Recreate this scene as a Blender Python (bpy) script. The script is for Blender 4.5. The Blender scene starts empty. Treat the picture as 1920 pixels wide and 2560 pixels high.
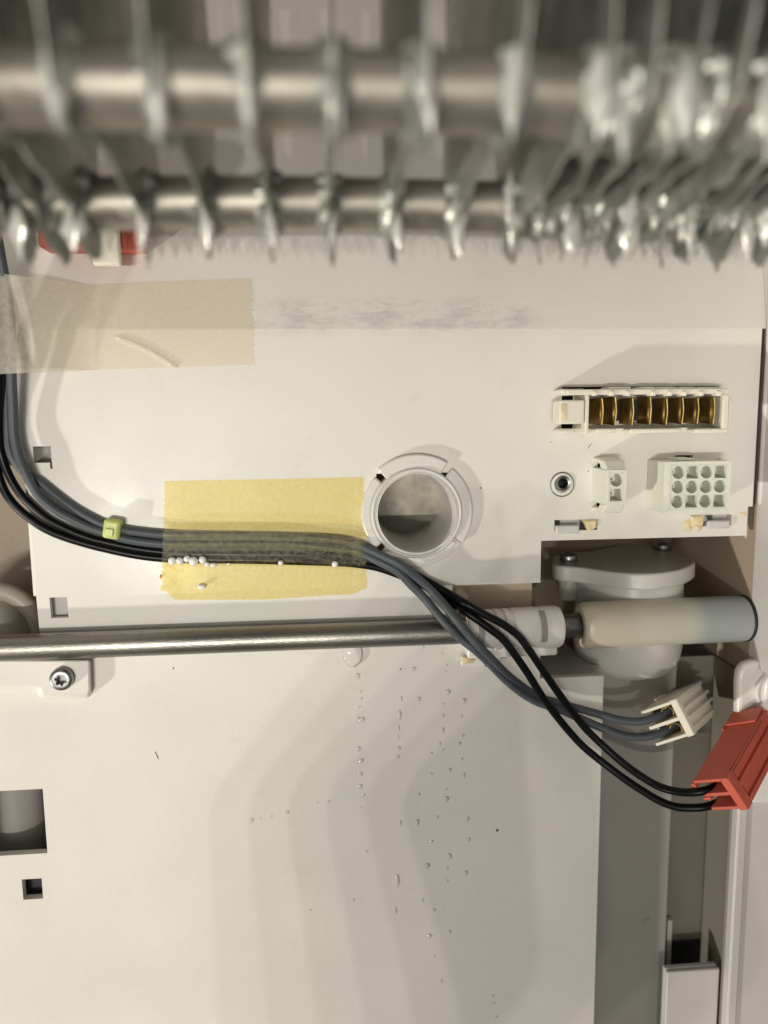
import bpy, math, random
import numpy as np
from mathutils import Vector, Matrix
random.seed(7)
S = bpy.context.scene
COL = S.collection
MM = 0.001
# ------------------------------------------------------------------ camera
FPX = 1849.0
D = 230 * MM                      # camera to the panel plane (world Y = 0)
hx = Vector((22000, -480, FPX)).normalized()          # world X in camera pixels (x right, y down, z forward)
hv = Vector((150, 14200, FPX)).normalized()           # world down
hz = hx.cross(hv).normalized()
hv = hz.cross(hx).normalized()
# cam(x right, y down, z fwd) = RC @ world(X, down, Y)
RC = Matrix((hx, hv, hz)).transposed()
RW = RC.transposed()
def ray(px, py):
    c = Vector((px - 960, py - 1280, FPX))
    w = RW @ c
    return Vector((w.x, w.z, -w.y))                   # (X, Y depth, Z up)
CAMLOC = Vector((0, -D, 0))
def P(px, py, Y=0.0):
    r = ray(px, py); t = (Y * MM + D) / r.y
    return CAMLOC + r * t
def Pz(px, py, z):
    r = ray(px, py); t = z / r.z
    return CAMLOC + r * t
def proj(p):
    w = p - CAMLOC
    c = RC @ Vector((w.x, -w.z, w.y))
    return 960 + FPX * c.x / c.z, 1280 + FPX * c.y / c.z
cam_data = bpy.data.cameras.new('camera')
cam = bpy.data.objects.new('camera', cam_data); COL.objects.link(cam)
cx = RW @ Vector((1, 0, 0)); cy = RW @ Vector((0, -1, 0)); cz = RW @ Vector((0, 0, -1))
f = lambda w: Vector((w.x, w.z, -w.y))
M = Matrix((f(cx), f(cy), f(cz))).transposed().to_4x4(); M.translation = CAMLOC
cam.matrix_world = M
cam_data.sensor_fit = 'VERTICAL'; cam_data.sensor_height = 36; cam_data.sensor_width = 27
cam_data.lens = FPX / 2560 * 36
cam_data.clip_start = 0.004; cam_data.clip_end = 10
cam_data.dof.use_dof = True; cam_data.dof.focus_distance = 0.229; cam_data.dof.aperture_fstop = 7.8
S.camera = cam
S.render.resolution_x = 768; S.render.resolution_y = 1024
# ------------------------------------------------------------------ world, lamps, exposure
W = bpy.data.worlds.new('World'); S.world = W; W.use_nodes = True
bg = W.node_tree.nodes['Background']
bg.inputs[0].default_value = (1.0, 0.94, 0.85, 1); bg.inputs[1].default_value = 0.13
S.view_settings.view_transform = 'Standard'; S.view_settings.look = 'None'
S.view_settings.exposure = -0.2; S.view_settings.gamma = 1.0
S.cycles.use_denoising = True
S.cycles.max_bounces = 10; S.cycles.transparent_max_bounces = 16
S.cycles.sample_clamp_indirect = 4.0
def lamp(name, loc, target, size, power, col, sy=None):
    l = bpy.data.lights.new(name, 'AREA'); l.shape = 'DISK'; l.size = size
    l.energy = power; l.color = col
    o = bpy.data.objects.new(name, l); COL.objects.link(o)
    o.location = loc
    d = Vector(target) - Vector(loc)
    o.rotation_euler = d.to_track_quat('-Z', 'Y').to_euler()
    return o
for i in range(6):     # the strip of small lamps left of the photographer
    lamp('strip_lamp', (-0.45 + 0.054 * i, -1.35, -0.25), (0, 0, -0.05), 0.012, 1.55, (1.0, 0.95, 0.84))
lamp('low_lamp', (-0.80, -0.36, -0.49), (0.03, 0, -0.03), 0.04, 6.9, (1.0, 0.94, 0.82))
lamp('room_lamp', (-0.25, -1.3, -0.16), (0, 0, -0.0), 1.0, 4.9, (1.0, 0.965, 0.89))
# ------------------------------------------------------------------ materials
def newmat(name):
    m = bpy.data.materials.new(name); m.use_nodes = True
    nt = m.node_tree; b = nt.nodes['Principled BSDF']
    return m, nt, b
def N(nt, t, **kw):
    n = nt.nodes.new(t)
    for k, v in kw.items(): setattr(n, k, v)
    return n
def plastic(name, col, rough=0.4, bump=0.06, bscale=900, var=0.05, spec=0.4, sss=0.0, metallic=0, vscale=25, stretch=None, blotch=False):
    m, nt, b = newmat(name)
    L = nt.links.new
    tc = N(nt, 'ShaderNodeTexCoord')
    src = tc.outputs['Object']
    if stretch:
        mp = N(nt, 'ShaderNodeMapping'); mp.inputs['Scale'].default_value = stretch
        L(src, mp.inputs[0]); src = mp.outputs[0]
    n1 = N(nt, 'ShaderNodeTexNoise'); n1.inputs['Scale'].default_value = vscale; n1.inputs['Detail'].default_value = 6
    L(src, n1.inputs['Vector'])
    rp = N(nt, 'ShaderNodeMapRange'); rp.inputs[1].default_value = 0.3; rp.inputs[2].default_value = 0.7
    rp.inputs[3].default_value = 1 - var; rp.inputs[4].default_value = 1 + var
    L(n1.outputs[0], rp.inputs[0])
    n3 = N(nt, 'ShaderNodeTexNoise'); n3.inputs['Scale'].default_value = bscale * 1.6; n3.inputs['Detail'].default_value = 2
    L(src, n3.inputs['Vector'])
    rp3 = N(nt, 'ShaderNodeMapRange'); rp3.inputs[1].default_value = 0.3; rp3.inputs[2].default_value = 0.7
    rp3.inputs[3].default_value = 1 - var * 0.6; rp3.inputs[4].default_value = 1 + var * 0.6
    L(n3.outputs[0], rp3.inputs[0])
    mu = N(nt, 'ShaderNodeMath', operation='MULTIPLY'); L(rp.outputs[0], mu.inputs[0]); L(rp3.outputs[0], mu.inputs[1])
    vm = N(nt, 'ShaderNodeVectorMath', operation='SCALE'); vm.inputs[0].default_value = col[:3]
    L(mu.outputs[0], vm.inputs['Scale'])
    if blotch:
        n4 = N(nt, 'ShaderNodeTexNoise'); n4.inputs['Scale'].default_value = 14; n4.inputs['Detail'].default_value = 2
        L(src, n4.inputs['Vector'])
        mx = N(nt, 'ShaderNodeMix', data_type='RGBA'); L(n4.outputs[0], mx.inputs['Factor'])
        mx.inputs['A'].default_value = (1.03, 0.985, 0.985, 1); mx.inputs['B'].default_value = (0.96, 1.0, 0.98, 1)
        n5 = N(nt, 'ShaderNodeTexNoise'); n5.inputs['Scale'].default_value = 55; n5.inputs['Detail'].default_value = 10; n5.inputs['Roughness'].default_value = 0.72
        L(src, n5.inputs['Vector'])
        r5 = N(nt, 'ShaderNodeMapRange'); r5.inputs[1].default_value = 0.60; r5.inputs[2].default_value = 0.80; r5.inputs[3].default_value = 0.0; r5.inputs[4].default_value = 0.55
        L(n5.outputs[0], r5.inputs[0])
        md_ = N(nt, 'ShaderNodeMix', data_type='RGBA'); L(r5.outputs[0], md_.inputs['Factor']); L(mx.outputs['Result'], md_.inputs['A']); md_.inputs['B'].default_value = (0.78, 0.74, 0.68, 1); mx = md_
        r6 = N(nt, 'ShaderNodeMapRange'); r6.inputs[1].default_value = 0.35; r6.inputs[2].default_value = 0.7; r6.inputs[3].default_value = rough - 0.1; r6.inputs[4].default_value = rough + 0.14
        L(n1.outputs[0], r6.inputs[0]); L(r6.outputs[0], b.inputs['Roughness'])
        ml = N(nt, 'ShaderNodeVectorMath', operation='MULTIPLY'); L(vm.outputs[0], ml.inputs[0]); L(mx.outputs['Result'], ml.inputs[1]); vm = ml
    L(vm.outputs[0], b.inputs['Base Color'])
    b.inputs['Roughness'].default_value = rough; b.inputs['Metallic'].default_value = metallic
    b.inputs['Specular IOR Level'].default_value = spec
    if sss:
        b.inputs['Subsurface Weight'].default_value = sss
        b.inputs['Subsurface Radius'].default_value = (1.0, 0.8, 0.6); b.inputs['Subsurface Scale'].default_value = 0.002
    if bump:
        n2 = N(nt, 'ShaderNodeTexNoise'); n2.inputs['Scale'].default_value = bscale; n2.inputs['Detail'].default_value = 3
        L(src, n2.inputs['Vector'])
        bp = N(nt, 'ShaderNodeBump'); bp.inputs['Strength'].default_value = bump; bp.inputs['Distance'].default_value = 0.0004
        L(n2.outputs[0], bp.inputs['Height']); L(bp.outputs[0], b.inputs['Normal'])
    m['col_out'] = vm.name
    return m
MAT = {}
MAT['panel'] = plastic('panel_white', (0.745, 0.722, 0.685), 0.36, 0.05, 700, 0.03, blotch=True)
MAT['panel2'] = plastic('lower_panel_white', (0.745, 0.722, 0.685), 0.36, 0.05, 700, 0.03, blotch=True)
MAT['liner'] = plastic('liner_beige', (0.42, 0.335, 0.255), 0.5, 0.2, 500, 0.06)
MAT['greystrip'] = plastic('grey_plastic', (0.33, 0.322, 0.30), 0.5, 0.08, 900, 0.04)
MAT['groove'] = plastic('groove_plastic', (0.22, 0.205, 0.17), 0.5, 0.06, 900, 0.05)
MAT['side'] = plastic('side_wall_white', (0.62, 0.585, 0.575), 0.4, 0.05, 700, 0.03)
MAT['clear'] = plastic('milky_plastic', (0.80, 0.775, 0.745), 0.25, 0.05, 300, 0.04, sss=0.4)
MAT['nylon'] = plastic('white_nylon', (0.66, 0.65, 0.61), 0.3, 0.08, 600, 0.03, sss=0.35)
MAT['ivory'] = plastic('ivory_nylon', (0.78, 0.74, 0.64), 0.4, 0.1, 500, 0.05, sss=0.2)
MAT['green_ivory'] = plastic('pale_green_nylon', (0.76, 0.765, 0.67), 0.4, 0.08, 500, 0.04, sss=0.25)
MAT['tab'] = plastic('tab_grey_white', (0.60, 0.59, 0.59), 0.4, 0.04, 500, 0.03)
MAT['socket'] = plastic('socket_white', (0.70, 0.685, 0.65), 0.2, 0.08, 500, 0.05)
MAT['socket_in'] = plastic('socket_inner', (0.40, 0.37, 0.31), 0.3, 0.1, 120, 0.3, vscale=150)
MAT['black'] = plastic('black_and_gap_shade', (0.012, 0.012, 0.013), 0.6, 0)  # plain black; also stands in for the shade inside gaps
MAT['blackwire'] = plastic('black_pvc', (0.005, 0.005, 0.006), 0.30, 0.05, 300, 0.1, spec=0.2)
MAT['greywire'] = plastic('blue_grey_pvc', (0.076, 0.087, 0.100), 0.45, 0.05, 300, 0.08, spec=0.3)
MAT['red'] = plastic('red_nylon', (0.60, 0.125, 0.085), 0.42, 0.1, 500, 0.06, sss=0.1)
MAT['brass'] = plastic('aged_brass', (0.24, 0.15, 0.04), 0.45, 0.1, 400, 0.25, metallic=0.85, vscale=300)
MAT['gold'] = plastic('cut_brass', (0.38, 0.28, 0.11), 0.45, 0.1, 500, 0.2, metallic=1, vscale=600)
MAT['steel'] = plastic('dull_steel', (0.30, 0.285, 0.26), 0.38, 0.16, 2200, 0.25, metallic=1, vscale=90, stretch=(0.3, 1, 1))
MAT['shaft'] = plastic('worn_shaft', (0.2, 0.195, 0.19), 0.45, 0.5, 500, 0.3, metallic=1, vscale=120)
MAT['screw'] = plastic('screw_steel', (0.30, 0.31, 0.30), 0.36, 0.2, 900, 0.15, metallic=1, vscale=200)
MAT['alu'] = plastic('evaporator_aluminium', (0.40, 0.405, 0.375), 0.4, 0.5, 220, 0.3, metallic=0.7, vscale=110)
MAT['frost'] = plastic('frosted_aluminium', (0.74, 0.725, 0.67), 0.2, 1.0, 260, 0.2, metallic=0.3, vscale=200, sss=0.2)
MAT['alutube'] = plastic('evaporator_tube', (0.36, 0.335, 0.29), 0.46, 0.3, 160, 0.3, metallic=0.85, vscale=50, stretch=(0.3, 1, 1))
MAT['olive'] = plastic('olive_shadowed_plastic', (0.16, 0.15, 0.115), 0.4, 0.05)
MAT['backing'] = plastic('beige_backing', (0.60, 0.50, 0.38), 0.5, 0.1)
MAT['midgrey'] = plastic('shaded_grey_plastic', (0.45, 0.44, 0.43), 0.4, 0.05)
MAT['duct'] = plastic('duct_plastic', (0.46, 0.43, 0.36), 0.4, 0.05)
MAT['foam'] = plastic('polystyrene', (0.86, 0.86, 0.85), 0.6, 0.5, 900, 0.04, sss=0.2)
MAT['yfoam'] = plastic('yellow_pu_foam', (0.75, 0.63, 0.38), 0.5, 0.8, 500, 0.15, vscale=300)
MAT['lime'] = plastic('lime_plastic', (0.55, 0.60, 0.20), 0.35, 0.2, 300, 0.08, sss=0.4)
MAT['rubber'] = plastic('black_rubber', (0.015, 0.015, 0.015), 0.5, 0)
MAT['dirt'] = plastic('dirt', (0.12, 0.09, 0.07), 0.8, 0)
MAT['orange'] = plastic('orange_resin', (0.75, 0.38, 0.04), 0.3, 0)
MAT['darkhole'] = plastic('dark_plastic', (0.05, 0.05, 0.055), 0.4, 0.05)
# two-tone sleeve: cream nylon turning blue grey towards its end
def sleeve_mat(xs, xe):
    m = plastic('cream_sleeve', (1, 1, 1), 0.32, 0.08, 500, 0.03, sss=0.3)
    nt = m.node_tree; b = nt.nodes['Principled BSDF']; L = nt.links.new
    g = N(nt, 'ShaderNodeNewGeometry'); sx = N(nt, 'ShaderNodeSeparateXYZ'); L(g.outputs['Position'], sx.inputs[0])
    mr = N(nt, 'ShaderNodeMapRange'); mr.inputs[1].default_value = xs; mr.inputs[2].default_value = xe; L(sx.outputs[0], mr.inputs[0])
    cr = N(nt, 'ShaderNodeValToRGB'); L(mr.outputs[0], cr.inputs[0])
    e = cr.color_ramp.elements
    e[0].position = 0.0; e[0].color = (0.62, 0.55, 0.45, 1)
    e[1].position = 1.0; e[1].color = (0.33, 0.355, 0.36, 1)
    k = e.new(0.3); k.color = (0.58, 0.55, 0.46, 1)
    k = e.new(0.6); k.color = (0.53, 0.52, 0.45, 1)
    k = e.new(0.70); k.color = (0.33, 0.36, 0.36, 1)
    L(cr.outputs[0], b.inputs['Base Color'])
    return m
# scuff smear on the upper panel (a rubbed patch of grey dirt with its own shape)
def add_scuff(m):
    nt = m.node_tree; b = nt.nodes['Principled BSDF']; L = nt.links.new
    a = P(640, 745); c = P(1330, 832)
    g = N(nt, 'ShaderNodeNewGeometry'); sx = N(nt, 'ShaderNodeSeparateXYZ'); L(g.outputs['Position'], sx.inputs[0])
    def band(out, lo, hi, soft):
        p = N(nt, 'ShaderNodeMapRange', interpolation_type='SMOOTHSTEP'); p.inputs[1].default_value = lo - soft; p.inputs[2].default_value = lo + soft
        q = N(nt, 'ShaderNodeMapRange', interpolation_type='SMOOTHSTEP'); q.inputs[1].default_value = hi + soft; q.inputs[2].default_value = hi - soft
        L(out, p.inputs[0]); L(out, q.inputs[0])
        mu = N(nt, 'ShaderNodeMath', operation='MULTIPLY'); L(p.outputs[0], mu.inputs[0]); L(q.outputs[0], mu.inputs[1])
        return mu.outputs[0]
    bx = band(sx.outputs[0], a.x, c.x, 0.012); bz = band(sx.outputs[2], min(a.z, c.z) , max(a.z, c.z), 0.0022)
    mp = N(nt, 'ShaderNodeMapping'); mp.inputs['Scale'].default_value = (0.35, 1, 1); L(g.outputs['Position'], mp.inputs[0])
    n = N(nt, 'ShaderNodeTexNoise'); n.inputs['Scale'].default_value = 190; n.inputs['Detail'].default_value = 9; n.inputs['Roughness'].default_value = 0.75; L(mp.outputs[0], n.inputs[0])
    r = N(nt, 'ShaderNodeMapRange'); r.inputs[1].default_value = 0.46; r.inputs[2].default_value = 0.72; L(n.outputs[0], r.inputs[0])
    m1 = N(nt, 'ShaderNodeMath', operation='MULTIPLY'); L(bx, m1.inputs[0]); L(bz, m1.inputs[1])
    m2 = N(nt, 'ShaderNodeMath', operation='MULTIPLY'); L(m1.outputs[0], m2.inputs[0]); L(r.outputs[0], m2.inputs[1])
    m3 = N(nt, 'ShaderNodeMath', operation='MULTIPLY'); L(m2.outputs[0], m3.inputs[0]); m3.inputs[1].default_value = 0.8
    mix = N(nt, 'ShaderNodeMix', data_type='RGBA'); L(m3.outputs[0], mix.inputs['Factor'])
    L(nt.nodes[m['col_out']].outputs[0], mix.inputs['A']); mix.inputs['B'].default_value = (0.36, 0.36, 0.365, 1)
    L(mix.outputs['Result'], b.inputs['Base Color'])
add_scuff(MAT['panel'])
def film(name, trans_col, diff_col, tfac, rough, bump, bscale, gloss=0.12, fleck=0.1):
    """thin adhesive tape: part of the light goes straight through tinted, the rest is scattered"""
    m, nt, b = newmat(name); nt.nodes.remove(b); L = nt.links.new
    out = nt.nodes['Material Output']
    t = N(nt, 'ShaderNodeBsdfTransparent'); t.inputs[0].default_value = (*trans_col, 1)
    d = N(nt, 'ShaderNodeBsdfDiffuse'); d.inputs[0].default_value = (*diff_col, 1)
    tl = N(nt, 'ShaderNodeBsdfTranslucent'); tl.inputs[0].default_value = (*diff_col, 1)
    g = N(nt, 'ShaderNodeBsdfGlossy'); g.inputs['Roughness'].default_value = rough
    tc = N(nt, 'ShaderNodeTexCoord')
    n = N(nt, 'ShaderNodeTexNoise'); n.inputs['Scale'].default_value = bscale; n.inputs['Detail'].default_value = 5; n.inputs['Distortion'].default_value = 0.8
    L(tc.outputs['Object'], n.inputs[0])
    bp = N(nt, 'ShaderNodeBump'); bp.inputs['Strength'].default_value = bump; bp.inputs['Distance'].default_value = 0.0006
    L(n.outputs[0], bp.inputs['Height']); L(bp.outputs[0], g.inputs['Normal']); L(bp.outputs[0], d.inputs['Normal'])
    a = N(nt, 'ShaderNodeMixShader'); a.inputs[0].default_value = 0.25; L(d.outputs[0], a.inputs[1]); L(tl.outputs[0], a.inputs[2])
    c = N(nt, 'ShaderNodeMixShader')
    n2 = N(nt, 'ShaderNodeTexNoise'); n2.inputs['Scale'].default_value = bscale * 3; n2.inputs['Detail'].default_value = 6; L(tc.outputs['Object'], n2.inputs[0])
    mr = N(nt, 'ShaderNodeMapRange'); mr.inputs[1].default_value = 0.42; mr.inputs[2].default_value = 0.66; n2.inputs['Roughness'].default_value = 0.7
    mr.inputs[3].default_value = tfac + 0.035; mr.inputs[4].default_value = tfac - fleck; L(n2.outputs[0], mr.inputs[0])
    L(mr.outputs[0], c.inputs[0]); L(a.outputs[0], c.inputs[1]); L(t.outputs[0], c.inputs[2])
    e = N(nt, 'ShaderNodeMixShader'); e.inputs[0].default_value = gloss; L(c.outputs[0], e.inputs[1]); L(g.outputs[0], e.inputs[2])
    L(e.outputs[0], out.inputs[0])
    return m
MAT['ytape'] = film('yellow_tape', (0.972, 0.905, 0.60), (0.75, 0.67, 0.40), 0.955, 0.4, 0.12, 230, 0.025, 0.13)
MAT['ctape'] = film('cream_tape', (0.985, 0.955, 0.875), (0.92, 0.87, 0.76), 0.62, 0.3, 0.03, 150, 0.04)
def water():
    m, nt, b = newmat('water'); nt.nodes.remove(b); L = nt.links.new
    out = nt.nodes['Material Output']
    t = N(nt, 'ShaderNodeBsdfTransparent'); t.inputs[0].default_value = (1, 1, 1, 1)
    r = N(nt, 'ShaderNodeBsdfDiffuse'); r.inputs[0].default_value = (0.9, 0.9, 0.88, 1)
    g = N(nt, 'ShaderNodeBsdfGlossy'); g.inputs['Roughness'].default_value = 0.06
    fr = N(nt, 'ShaderNodeFresnel'); fr.inputs[0].default_value = 1.33
    a = N(nt, 'ShaderNodeMixShader'); a.inputs[0].default_value = 0.12; L(t.outputs[0], a.inputs[1]); L(r.outputs[0], a.inputs[2])
    e = N(nt, 'ShaderNodeMixShader'); L(fr.outputs[0], e.inputs[0]); L(a.outputs[0], e.inputs[1]); L(g.outputs[0], e.inputs[2])
    L(e.outputs[0], out.inputs[0])
    return m
MAT['water'] = water()
# ------------------------------------------------------------------ mesh helpers
class MB:
    def __init__(s): s.v = []; s.f = []
    def add(s, vs, fs):
        b = len(s.v); s.v += [Vector(v) for v in vs]; s.f += [tuple(b + i for i in f_) for f_ in fs]; return s
    def box(s, x0, x1, y0, y1, z0, z1):
        vs = [(x, y, z) for x in (x0, x1) for y in (y0, y1) for z in (z0, z1)]
        return s.add(vs, [(0, 1, 3, 2), (4, 6, 7, 5), (0, 4, 5, 1), (2, 3, 7, 6), (0, 2, 6, 4), (1, 5, 7, 3)])
    def prism(s, poly, vec):
        n = len(poly); vec = Vector(vec)
        vs = [Vector(p) for p in poly] + [Vector(p) + vec for p in poly]
        fs = [tuple(range(n)), tuple(range(2 * n - 1, n - 1, -1))] + [(i, (i + 1) % n, n + (i + 1) % n, n + i) for i in range(n)]
        return s.add(vs, fs)
    def frame8(s, o, a, b, c):
        """parallelepiped at o with edge vectors a, b, c"""
        return s.prism([o, o + a, o + a + b, o + b], c)
    def lathe(s, prof, origin, axis, n=32, ref=None, ang=None, capped=False):
        """profile (t along axis, radius)"""
        origin = Vector(origin); axis = Vector(axis).normalized()
        u = (Vector(ref) if ref else (Vector((0, 0, 1)) if abs(axis.z) < 0.9 else Vector((1, 0, 0))))
        u = (u - axis * u.dot(axis)).normalized(); w = axis.cross(u)
        a0, a1 = ang if ang else (0, 2 * math.pi)
        full = ang is None
        cnt = n if full else n + 1
        vs = []
        for t, r in prof:
            for i in range(cnt):
                a = a0 + (a1 - a0) * i / n
                vs.append(origin + axis * t + (u * math.cos(a) + w * math.sin(a)) * r)
        fs = []
        for j in range(len(prof) - 1):
            for i in range(n):
                k = (i + 1) % cnt
                fs.append((j * cnt + i, j * cnt + k, (j + 1) * cnt + k, (j + 1) * cnt + i))
        if capped and full:
            fs.append(tuple(range(cnt))[::-1]); fs.append(tuple((len(prof) - 1) * cnt + i for i in range(cnt)))
        return s.add(vs, fs)
    def sweep(s, pts, r, n=12, sub=6, rfun=None):
        pts = [Vector(p) for p in pts]
        path = []
        for i in range(len(pts) - 1):
            p0 = pts[max(i - 1, 0)]; p1 = pts[i]; p2 = pts[i + 1]; p3 = pts[min(i + 2, len(pts) - 1)]
            for k in range(sub):
                t = k / sub
                path.append(0.5 * ((2 * p1) + (p2 - p0) * t + (2 * p0 - 5 * p1 + 4 * p2 - p3) * t * t + (-p0 + 3 * p1 - 3 * p2 + p3) * t ** 3))
        path.append(pts[-1])
        vs = []; up = None
        for i, p in enumerate(path):
            t = (path[min(i + 1, len(path) - 1)] - path[max(i - 1, 0)]).normalized()
            if up is None: up = t.orthogonal().normalized()
            up = (up - t * up.dot(t)).normalized(); w = t.cross(up)
            rr = rfun(i / (len(path) - 1)) * r if rfun else r
            for k in range(n):
                a = 2 * math.pi * k / n
                vs.append(p + (up * math.cos(a) + w * math.sin(a)) * rr)
        fs = [(j * n + i, j * n + (i + 1) % n, (j + 1) * n + (i + 1) % n, (j + 1) * n + i) for j in range(len(path) - 1) for i in range(n)]
        fs.append(tuple(range(n))[::-1]); fs.append(tuple((len(path) - 1) * n + i for i in range(n)))
        return s.add(vs, fs)
    def ico(s, c, rx, ry, rz, seg=12, rings=8, jit=0):
        vs = []; fs = []
        for j in range(rings + 1):
            ph = math.pi * j / rings
            for i in range(seg):
                a = 2 * math.pi * i / seg; k = 1 + random.uniform(-jit, jit)
                vs.append((c[0] + rx * k * math.sin(ph) * math.cos(a), c[1] + ry * k * math.sin(ph) * math.sin(a), c[2] + rz * k * math.cos(ph)))
        for j in range(rings):
            for i in range(seg):
                fs.append((j * seg + i, (j + 1) * seg + i, (j + 1) * seg + (i + 1) % seg, j * seg + (i + 1) % seg))
        return s.add(vs, fs)
def thing(name, label, cat, loc, group=None):
    o = bpy.data.objects.new(name, None); COL.objects.link(o); o.location = loc
    o.empty_display_size = 0.005
    o['label'] = label; o['category'] = cat
    if group: o['group'] = group
    o['_org'] = [loc[0], loc[1], loc[2]]
    return o
import bmesh
def obj(name, mb, mat, parent=None, smooth=False, bevel=0, label=None, cat=None, group=None, kind=None, org=None, seg=2, sharp=35):
    root = parent
    while root is not None and root.parent is not None: root = root.parent
    o3 = Vector(root['_org']) if root is not None and '_org' in root else (Vector(org) if org is not None else Vector((0, 0, 0)))
    me = bpy.data.meshes.new(name)
    me.from_pydata([v - o3 for v in mb.v], [], mb.f)
    bm = bmesh.new(); bm.from_mesh(me)
    bmesh.ops.remove_doubles(bm, verts=bm.verts, dist=1e-6)
    bmesh.ops.recalc_face_normals(bm, faces=bm.faces)
    if mat == 'water' and sum(f_.normal.y * f_.calc_area() for f_ in bm.faces) > 1e-12:
        bmesh.ops.reverse_faces(bm, faces=bm.faces)
    bm.to_mesh(me); bm.free()
    me.materials.append(MAT[mat] if isinstance(mat, str) else mat)
    o = bpy.data.objects.new(name, me); COL.objects.link(o)
    if parent is not None: o.parent = parent
    else:
        o.location = o3
    if bevel:
        b = o.modifiers.new('bevel', 'BEVEL'); b.width = bevel * MM; b.segments = seg; b.limit_method = 'ANGLE'; b.angle_limit = math.radians(40)
        smooth = True
    if smooth:
        for p in me.polygons: p.use_smooth = True
        me.set_sharp_from_angle(angle=math.radians(sharp))
    if label: o['label'] = label
    if cat: o['category'] = cat
    if group: o['group'] = group
    if kind: o['kind'] = kind
    return o
def grid_plate(xs, zs, skip, y0, y1):
    """plate on a grid; skip(i, j) leaves a cell open"""
    mb = MB(); nx, nz = len(xs) - 1, len(zs) - 1
    solid = lambda i, j: 0 <= i < nx and 0 <= j < nz and not skip(i, j)
    for i in range(nx):
        for j in range(nz):
            if not solid(i, j): continue
            x0, x1, z0, z1 = xs[i], xs[i + 1], zs[j], zs[j + 1]
            mb.add([(x0, y0, z0), (x1, y0, z0), (x1, y0, z1), (x0, y0, z1)], [(0, 1, 2, 3)])
            mb.add([(x0, y1, z0), (x1, y1, z0), (x1, y1, z1), (x0, y1, z1)], [(3, 2, 1, 0)])
            if not solid(i - 1, j): mb.add([(x0, y0, z0), (x0, y1, z0), (x0, y1, z1), (x0, y0, z1)], [(0, 1, 2, 3)])
            if not solid(i + 1, j): mb.add([(x1, y0, z0), (x1, y1, z0), (x1, y1, z1), (x1, y0, z1)], [(3, 2, 1, 0)])
            if not solid(i, j - 1): mb.add([(x0, y0, z0), (x1, y0, z0), (x1, y1, z0), (x0, y1, z0)], [(3, 2, 1, 0)])
            if not solid(i, j + 1): mb.add([(x0, y0, z1), (x1, y0, z1), (x1, y1, z1), (x0, y1, z1)], [(0, 1, 2, 3)])
    return mb
def plate(bounds, holes, y0, y1):
    """bounds: list of rects (union), holes: list of rects; all (x0,x1,z0,z1)"""
    xs = sorted({round(v, 6) for r in bounds + holes for v in r[:2]}); zs = sorted({round(v, 6) for r in bounds + holes for v in r[2:]})
    inside = lambda x, z, r: r[0] < x < r[1] and r[2] < z < r[3]
    def skip(i, j):
        x = (xs[i] + xs[i + 1]) / 2; z = (zs[j] + zs[j + 1]) / 2
        return (not any(inside(x, z, r) for r in bounds)) or any(inside(x, z, r) for r in holes)
    return grid_plate(xs, zs, skip, y0, y1)
def R(px0, py0, px1, py1, Y=0):
    """photo box -> world rectangle on plane Y (mean of its corners)"""
    a, b, c, d = P(px0, py0, Y), P(px1, py0, Y), P(px0, py1, Y), P(px1, py1, Y)
    return ((a.x + c.x) / 2, (b.x + d.x) / 2, (c.z + d.z) / 2, (a.z + b.z) / 2)
def bxr(r, y0, y1): return MB().box(r[0], r[1], y0 * MM, y1 * MM, r[2], r[3])
XL, XR = -0.22, 0.145
# ------------------------------------------------------------------ structure: liner behind, side walls
obj('back_wall', MB().box(XL - 0.02, 0.21, 0.058, 0.062, -0.30, 0.24), 'liner', kind='structure')
xr_wall = P(1907, 1000).x
obj('recess_side', MB().box(xr_wall, xr_wall + 0.01, 0.0002, 0.0579, -0.30, P(1000, 822).z), 'liner', kind='structure')
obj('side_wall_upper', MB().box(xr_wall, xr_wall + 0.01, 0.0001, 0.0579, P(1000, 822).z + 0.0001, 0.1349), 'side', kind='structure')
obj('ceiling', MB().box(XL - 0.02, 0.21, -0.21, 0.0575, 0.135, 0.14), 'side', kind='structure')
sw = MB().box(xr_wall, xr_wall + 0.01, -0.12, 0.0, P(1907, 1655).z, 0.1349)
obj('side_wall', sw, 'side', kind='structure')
# ------------------------------------------------------------------ upper panel
pan_r = P(1896, 1000).x
z_top = 0.22
z_b1 = (P(95, 1495).z + P(1120, 1456).z) / 2          # crease
z_b0 = (P(95, 1581).z + P(1120, 1545).z) / 2          # bottom of the folded lip
z_mid = P(1240, 1460).z
z_rt = (P(1360, 1354).z + P(1860, 1337).z) / 2
x_l0 = P(80, 1350).x; z_l = P(40, 1163).z
x_w = P(1131, 1500).x; x_n = P(1352, 1400).x
z_rn = P(1885, 1266).z; x_rn = P(1868, 1300).x
holes = [R(83, 1116, 128, 1157), R(125, 1155, 131, 1172), R(1386, 1299, 1494, 1326), R(1727, 1287, 1828, 1315),
         R(1404, 966, 1794, 1080), R(1493, 1152, 1556, 1268), R(1617, 1148, 1799, 1264), R(1688, 1138, 1732, 1150),
         R(1391, 1193, 1421, 1223), (P(1040, 1281).x - 0.01245, P(1040, 1281).x + 0.01245, P(1040, 1281).z - 0.01245, P(1040, 1281).z + 0.01245)]
YB = 0.7 * MM
z_c = P(1000, 822).z
slopeY = lambda z: max(0.0, z - z_c) * math.tan(math.radians(11))
up = thing('upper_panel', 'large off-white plastic panel across the upper half, with connectors, round socket and grey scuff mark', 'panel', (0, 0, 0))
bounds = [(XL, pan_r, z_l, z_c), (x_l0, x_w, z_b1, z_c), (x_l0, x_n, z_mid, z_c), (x_l0, x_rn, z_rt, z_c), (x_l0, pan_r, z_rn, z_c)]
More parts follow.
